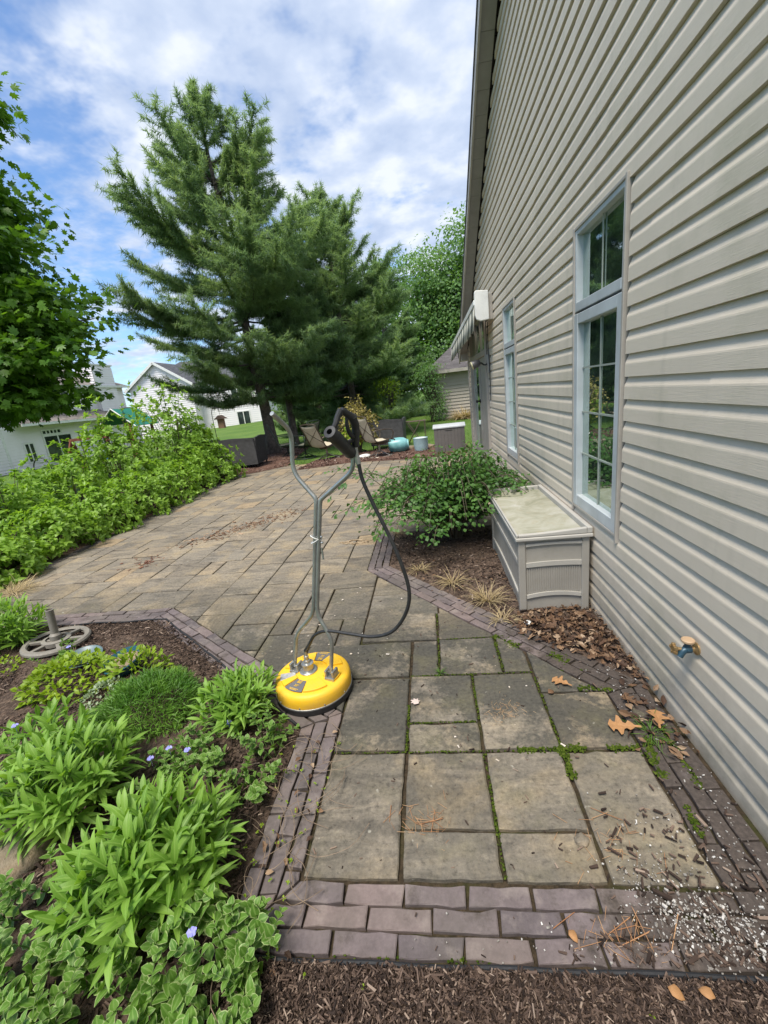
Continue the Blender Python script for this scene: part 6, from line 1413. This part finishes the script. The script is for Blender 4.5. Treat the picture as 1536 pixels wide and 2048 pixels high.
def flakes(name, x, y, z, L, W, T, mat, seed, tilt=.45, kind='stuff'):
    """little bevel-less splinters lying about: six-sided boxes with random heading"""
    rng = np.random.default_rng(seed); n = len(x); q = np.clip(rng.lognormal(-.25, .5, n), .25, 2.4); L = L * q * rng.uniform(.7, 1.2, n); W = W * q ** .6 * rng.uniform(.6, 1.3, n); T = T * q ** .5 * rng.uniform(.6, 1.3, n); a = rng.uniform(0, 6.283, n); ti = rng.normal(0, tilt, n) * .6; ro = rng.normal(0, tilt, n)
    d = np.c_[np.cos(a) * np.cos(ti), np.sin(a) * np.cos(ti), np.sin(ti)]; s0 = np.c_[-np.sin(a), np.cos(a), np.zeros(n)]; u0 = np.cross(d, s0); s = s0 * np.cos(ro)[:, None] + u0 * np.sin(ro)[:, None]; u = np.cross(d, s); c = np.c_[x, y, z + .35 * T + .22 * L * np.abs(np.sin(ti))]
    V = []
    for k in (-1, 1):
        for j in (-1, 1):
            for i in (-1, 1): V.append(c + d * (i * L / 2 * (1 if j < 0 else .86))[:, None] + s * (j * W / 2 * (1 if i < 0 else .7))[:, None] + u * (k * T / 2)[:, None])
    V = np.stack(V, 1).reshape(-1, 3); f = np.array([(0, 2, 3, 1), (4, 5, 7, 6), (0, 1, 5, 4), (2, 6, 7, 3), (0, 4, 6, 2), (1, 3, 7, 5)]); F = (f[None] + (np.arange(n) * 8)[:, None, None]).reshape(-1, 4)
    o = Geo().add(V, [F]).build(name, mat); o['kind'] = kind; return o
def scatter(n, poly, seed, power=None):
    rng = np.random.default_rng(seed); p = np.array(poly); x = rng.uniform(p[:, 0].min(), p[:, 0].max(), n); y = rng.uniform(p[:, 1].min(), p[:, 1].max(), n); k = in_poly(x, y, poly); return x[k], y[k]
def chips():
    near = [(-.76, -.1), (.93, -.1), (.93, .74), (-.72, .74), (-.72, 1.57), (-2.08, 2.69), (-3.6, 2.69), (-3.2, 1.6), (-1.5, .2)]
    x, y = scatter(30000, near, 1); flakes('bark_chips', x, y, np.full(len(x), .001) + RNG.uniform(0, .012, len(x)), .017, .0045, .0024, M_CHIP, 1)
    x, y = scatter(34000, [(-.72, .40), (.93, .40), (.93, .742), (-.72, .742)], 21); flakes('bark_chips', x, y, np.full(len(x), .002) + RNG.uniform(0, .016, len(x)), .0125, .0030, .0018, M_CHIP, 22, .6)
    x, y = scatter(52000, near, 1); flakes('bark_chips', x, y, np.full(len(x), .001) + RNG.uniform(0, .012, len(x)), .021, .0055, .0028, M_CHIP, 1)
    x, y = scatter(5200, [(.93, 1.82), (.93, 4.2), (-.4, 4.2), (-.43, 3.5)], 2); flakes('bark_chips', x, y, np.full(len(x), .002) + RNG.uniform(0, .012, len(x)), .026, .008, .003, M_CHIP, 2)
    x, y = scatter(16000, [(-3.05, 9.5), (-1.9, 9.85), (-.35, 9.48), (.9, 9.55), (.9, 10.9), (-.9, 11.6), (-2.4, 11.2), (-3.0, 10.5)], 3); flakes('red_bark_chips', x, y, np.full(len(x), .016), .05, .016, .006, M_CHIPR, 3)
    x, y = scatter(9000, [(-4.6, 9.6), (-4.1, 9.8), (-3.65, 10.3), (-3.95, 12.5), (-4.2, 15), (-6, 15), (-5.5, 9.9)], 4); flakes('red_bark_chips', x, y, np.full(len(x), .016), .05, .015, .006, M_CHIPR, 4)
    # chips washed over the paving at the lower right, around a gravel spill
    rng = np.random.default_rng(5); n = 190; x = rng.normal(.66, .15, n); y = rng.normal(.98, .15, n); k = (x < .92); flakes('bark_chips', x[k], y[k], np.full(k.sum(), .006), .022, .006, .004, M_CHIP, 6, .15)
    n = 420; x = .93 - np.abs(rng.normal(0, .33, n)); y = .77 + rng.exponential(.05, n); flakes('bark_chips', x, y, np.full(n, .005), .015, .004, .003, M_CHIP, 7, .2)
chips()
def gravel():
    rng = np.random.default_rng(6); cl = [(.62, .87, .08, .030, 520), (.74, .80, .10, .030, 520), (.55, .95, .07, .05, 170), (.80, .95, .08, .12, 170), (.85, .70, .06, .05, 420), (.66, 1.05, .12, .10, 100), (.86, 1.25, .03, .20, 60), (.80, 1.75, .07, .22, 130), (.30, .80, .25, .03, 60)]
    x = np.concatenate([rng.normal(a, s, n) for a, b, s, t, n in cl]); y = np.concatenate([rng.normal(b, t, n) for a, b, s, t, n in cl]); k = x < .928; x, y = x[k], y[k]
    flakes('white_gravel', x, y, np.full(len(x), .003), .0046, .0036, .0026, M_GRAVEL, 8, .5)
gravel()
def moss():
    """cushions of moss in the joints: low lumps packed along the joint lines"""
    rng = np.random.default_rng(7); segs = [((.25, 1.442), (.52, 1.442), .020, 330), ((.424, 1.30), (.424, 1.46), .017, 220), ((.117, .96), (.117, 1.43), .007, 200), ((-.205, 1.45), (-.205, 1.72), .008, 150), ((-.2, 1.605), (.1, 1.605), .006, 120), ((.117, 1.62), (.117, 1.93), .008, 180), ((-.52, 1.442), (.24, 1.442), .005, 190), ((-.2, 1.937), (.72, 1.937), .006, 240), ((-.05, 1.94), (-.05, 2.6), .007, 170), ((.425, 1.46), (.425, 1.9), .008, 150), ((.28, 1.95), (.28, 2.27), .012, 150), ((-.05, 2.272), (.5, 2.272), .006, 120), ((.40, 2.15), (.28, 2.28), .03, 140), ((.55, 2.08), (.62, 2.0), .035, 120), ((.60, 1.44), (.72, 1.44), .02, 120), ((.735, 1.30), (.76, 1.5), .022, 240), ((.74, 1.08), (.76, 1.20), .016, 120), ((.84, 1.25), (.85, 1.55), .015, 120), ((.6, 1.80), (.75, 1.78), .02, 90), ((-.45, .765), (.05, .765), .006, 60),]
    X, Yy, Z, S_ = [], [], [], []
    for a, b, w, n in segs:
        t = rng.uniform(0, 1, n); keep = rng.random(n) < (.45 + .55 * (np.sin(t * 9 + a[0] * 30) > -.3)); q = rng.normal(0, .45, n) * w; d = unit(np.array(b) - np.array(a)); p = np.array(a)[None] + (np.array(b) - np.array(a))[None] * t[:, None] + np.array([-d[1], d[0]])[None] * q[:, None]
        X.append(p[keep, 0]); Yy.append(p[keep, 1]); Z.append(np.full(keep.sum(), -.004) + .006 * (w > .01)); S_.append(rng.uniform(.0015, .0036, keep.sum()) * (1.35 if w > .012 else 1))
    x, y, z, s = map(np.concatenate, (X, Yy, Z, S_)); n = len(x)
    bm = bmesh.new(); bmesh.ops.create_icosphere(bm, subdivisions=1, radius=1); V0 = np.array([v.co[:] for v in bm.verts]); F0 = np.array([[v.index for v in f.verts] for f in bm.faces]); bm.free()
    V = V0[None] * (s[:, None, None] * rng.uniform(.7, 1.3, (n, len(V0), 1))) * np.array([1.25, 1.25, .8]) + np.c_[x, y, z][:, None]; F = (F0[None] + (np.arange(n) * len(V0))[:, None, None]).reshape(-1, 3)
    g = Geo().add(V.reshape(-1, 3), [F]); m = n * 3; i = rng.integers(0, n, m); P = np.c_[x[i], y[i], z[i]] + rng.normal(0, 1, (m, 3)) * s[i][:, None] * .7; leaves(g, P, np.c_[rng.normal(0, .6, (m, 2)), np.ones(m)], rand_unit(m, rng), .007, .0016, 'blade', 1, 0, .1); g.build('moss', M_MOSS)['kind'] = 'stuff'
moss()
def litter():
    rng = np.random.default_rng(8)
    x, y = scatter(1500, [(.55, 2.20), (.93, 1.85), (.93, 2.62), (.70, 2.55), (.48, 2.50), (.42, 2.34)], 9); n = min(470, len(x)); x, y = x[:n], y[:n]
    dx = np.r_[rng.normal(.84, .05, 50)]; dy = rng.uniform(1.35, 1.85, 50); x = np.r_[x, np.minimum(dx, .915)]; y = np.r_[y, dy]; n = len(x)
    z = .008 + rng.uniform(0, .018, n); g = Geo(); D = np.c_[rng.normal(size=(n, 2)), rng.normal(0, .35, n)]; U = np.c_[rng.normal(0, .55, (n, 2)), np.ones(n)]
    k = n // 2; leaves(g, np.c_[x, y, z][:k], D[:k], U[:k], rng.uniform(.04, .095, k), rng.uniform(.022, .05, k), 'oak', 13, .45, rng.uniform(-.3, .6, k)); leaves(g, np.c_[x, y, z][k:], D[k:], U[k:], rng.uniform(.03, .07, n - k), rng.uniform(.014, .03, n - k), 'ovate', 3, .5, rng.uniform(-.2, .5, n - k))
    V = g.v; 
    for v in V: v[:, 2] = np.maximum(v[:, 2], .006)
    g.build('leaf_litter', M_LITTER)['kind'] = 'stuff'
    x, y = scatter(700, [(-.4, 3.55), (-.05, 2.85), (.5, 2.35), (.48, 3.6), (-.3, 4.2)], 10); n = min(110, len(x)); x, y = x[:n], y[:n]; g = Geo(); leaves(g, np.c_[x, y, np.full(n, .018)], np.c_[rng.normal(size=(n, 2)), rng.normal(0, .2, n)], np.c_[rng.normal(0, .4, (n, 2)), np.ones(n)], rng.uniform(.02, .05, n), .018, 'ovate', 2, .4, .2); g.build('leaf_litter', M_LITTER)['kind'] = 'stuff'
    # swept-up debris on the terrace
    n = 420; t = rng.uniform(0, 1, n); x = -2.95 + 1.0 * t + rng.normal(0, .10, n); y = 4.55 + 1.1 * t + rng.normal(0, .10 + .12 * t, n); flakes('swept_debris', x, y, np.full(n, .004), .034, .012, .004, isl_mat('brown_debris', [(0, (.12, .065, .04)), (.6, (.27, .16, .10)), (1, (.42, .32, .22))]), 11, .2)
    n = 60; x = -3.15 + rng.normal(0, .10, n); y = 4.0 + rng.normal(0, .10, n); flakes('swept_debris', x, y, np.full(n, .004), .03, .012, .004, isl_mat('red_debris', [(0, (.12, .05, .035)), (1, (.26, .14, .09))]), 12, .2)
    n = 160; q = rng.uniform(0, 6.28, n); x = -.86 + .16 * np.cos(q) * rng.uniform(.4, 1, n); y = 4.15 + .07 * np.sin(q) * rng.uniform(.4, 1, n); flakes('swept_debris', x, y, np.full(n, .003), .03, .01, .003, isl_mat('straw_debris', [(0, (.25, .17, .10)), (1, (.42, .33, .22))]), 13, .15)
    n = 130; x = rng.normal(.235, .045, n); y = rng.normal(1.66, .035, n); flakes('pine_needle_litter', x, y, np.full(n, .003), .018, .0012, .0012, isl_mat('rusty_needles', [(0, (.25, .15, .08)), (1, (.42, .30, .18))]), 14, .1)
    n = 150; x = np.r_[rng.normal(-.13, .06, 60), rng.normal(.40, .07, 45), rng.normal(.47, .09, 45)]; y = np.r_[rng.normal(1.13, .035, 60), rng.normal(.83, .03, 45), rng.normal(1.08, .05, 45)]; flakes('pine_needle_litter', x, y, np.full(n, .004), .045, .0013, .0012, isl_mat('rusty_needles', [(0, (.28, .13, .06)), (1, (.42, .27, .15))]), 15, .12)
    # twigs and bits strewn over the slabs
    n = 210; x = rng.uniform(-.5, .72, n); y = rng.uniform(.96, 3.0, n); flakes('paving_debris', x, y, np.full(n, .003), .013, .004, .002, M_CHIP, 16, .1)
    n = 46; x = rng.uniform(-1.5, .6, n); y = rng.uniform(1.2, 3.4, n); k = (x > -.52 - (y - 1.68) * 1.33) & (x < .6 - (y - 1.76) * .83); flakes('paving_debris', x[k], y[k], np.full(k.sum(), .003), .016, .010, .0018, isl_mat('pale_bits', [(0, (.45, .38, .30)), (1, (.62, .56, .50))]), 17, .1)
    # wiry dead stems over the brick border
    g = Geo()
    for k in range(46):
        a = np.array([rng.uniform(-.72, -.50), rng.uniform(.72, 1.5), .01]); h = rng.uniform(0, 6.28); l = rng.uniform(.08, .28); c = bez([a, a + [l * .3 * math.cos(h), l * .3 * math.sin(h), rng.uniform(.01, .04)], a + [l * .7 * math.cos(h + .4), l * .7 * math.sin(h + .4), rng.uniform(.01, .05)], a + [l * math.cos(h + .8), l * math.sin(h + .8), .006]], 9); g.tube(c, .0011, 4, cap=False)
    g.build('dead_stems', mat_plain('dry_stem', (.20, .145, .10), .8, scale=30, var=.4))['kind'] = 'stuff'
    n = 26; x = rng.uniform(-.72, -.50, n); y = rng.uniform(.70, 1.55, n); g = Geo(); leaves(g, np.c_[x, y, np.full(n, .012)], np.c_[rng.normal(size=(n, 2)), np.full(n, .3)], np.c_[rng.normal(0, .5, (n, 2)), np.ones(n)], .035, .016, 'ovate', 3, .5, .2); g.build('leaf_litter', M_LITTER)['kind'] = 'stuff'
    n = 90; x = np.r_[rng.uniform(-.75, -.5, 50), rng.uniform(-.7, .9, 40)]; y = np.r_[rng.uniform(.75, 1.5, 50), rng.uniform(.35, .74, 40)]; g = Geo(); P = np.repeat(np.c_[x, y, np.full(n, .014)], 4, 0); m = len(P); leaves(g, P, np.c_[rng.normal(size=(m, 2)), rng.uniform(.2, 1, m)], np.c_[rng.normal(0, .4, (m, 2)), np.ones(m)], .012, .007, 'ovate', 2, .2, .2); g.build('tiny_seedlings', G_LIME)['kind'] = 'stuff'
    # single fallen leaves one can point at
    def fallen(label, loc, L, mat, lob, hd, seed, name='fallen_leaf', curl=.35):
        g = Geo(); D = np.array([[math.cos(hd), math.sin(hd), .05]]); U = np.array([[.12, -.2, 1.]])
        if lob is OAK: leaves(g, [[0, 0, .008]], D, U, L * 1.35, L * .85, 'oak', 13, .25, .25)
        elif lob: lobed(g, [[0, 0, .012]], D, U, L, lob, curl)
        else: leaves(g, [[0, 0, .01]], D, U, L, L * .55, 'ovate', 4, .35, .25)
        V = g.v[0]; V[:, 2] = np.maximum(V[:, 2], .003); o = g.build(name, mat, smooth=not lob); o.location = loc; m = o.modifiers.new('thickness', 'SOLIDIFY'); m.thickness = .0008; return tag(o, label, 'leaf')
    PALE = mat_plain('pale_pinkish_leaf', (.52, .42, .38), .7, scale=30)
    fallen('tan lobed oak leaf lying alone at the brick edge near the tap', (.575, 1.80, .006), .095, M_OAK, OAK, 2.4, 1)
    fallen('larger curled tan oak leaf against the wall below the tap', (.76, 1.52, .02), .12, M_OAK, OAK, 3.0, 2)
    fallen('crumpled tan oak leaf touching the wall beside the larger curled one', (.82, 1.50, .03), .11, M_OAK, OAK, 1.2, 3)
    fallen('reddish brown oak leaf at the wall above the larger curled one', (.80, 1.64, .02), .08, M_LITTER, OAK, 1.9, 4)
    fallen('pale pinkish maple leaf on the slab right of the surface cleaner', (-.165, 1.70, .003), .048, PALE, MAPLE, 1.9, 5)
    fallen('small brown leaf on the slab left of the lone oak leaf', (.455, 1.755, .003), .05, M_LITTER, None, .6, 6)
    fallen('pale brown curled leaf on the mulch below the front brick row', (.545, .70, .02), .042, M_OAK, None, 2.6, 7)
    fallen('orange brown leaf on the mulch near the middle of the front edge', (.45, .715, .02), .045, M_OAK, None, -.6, 8)
    fallen('narrow tan leaf lying across the front brick rows', (.26, .83, .004), .038, M_OAK, None, -1.0, 9)
    stone('pebble', (.375, 1.075, .006), .021, 'purple grey pebble on the slab near the gravel spill', .6)
    o = stone('pebble', (.50, 2.38, .016), .020, 'white pebble at the corner of the leaf pile by the deck box', .5); o.data.materials.clear(); o.data.materials.append(M_WHITE)
litter()
def edging_strips():
    pl = mat_plain('black_plastic_edging', (.012, .013, .016), .75, scale=20, var=.3)
    for label, pts in (('thin black plastic edging strip along the front brick rows', [(-.72, .748), (-.2, .746), (.3, .749), (.93, .752)]), ('thin black plastic edging strip along the diagonal brick border of the flower bed', [(-.718, 1.59), (-1.4, 2.147), (-2.09, 2.705)]), ('thin black plastic edging strip along the straight far side of the flower bed', [(-2.10, 2.706), (-3.1, 2.704), (-4.3, 2.706)])):
        g = Geo(); c = bez([(*p, .004) for p in pts], 40); c[:, 2] += .004 * np.sin(np.arange(40) * .7); g.tube(c, .0065, 8)
        for a, b in zip(c[:-1], c[1:]): g.add([a, b, b - [0, 0, .05], a - [0, 0, .05]], [[(0, 1, 2, 3)]])
        tag(g.build('edging_strip', pl, smooth='auto'), label, 'edging strip', 'edging strips')
edging_strips()
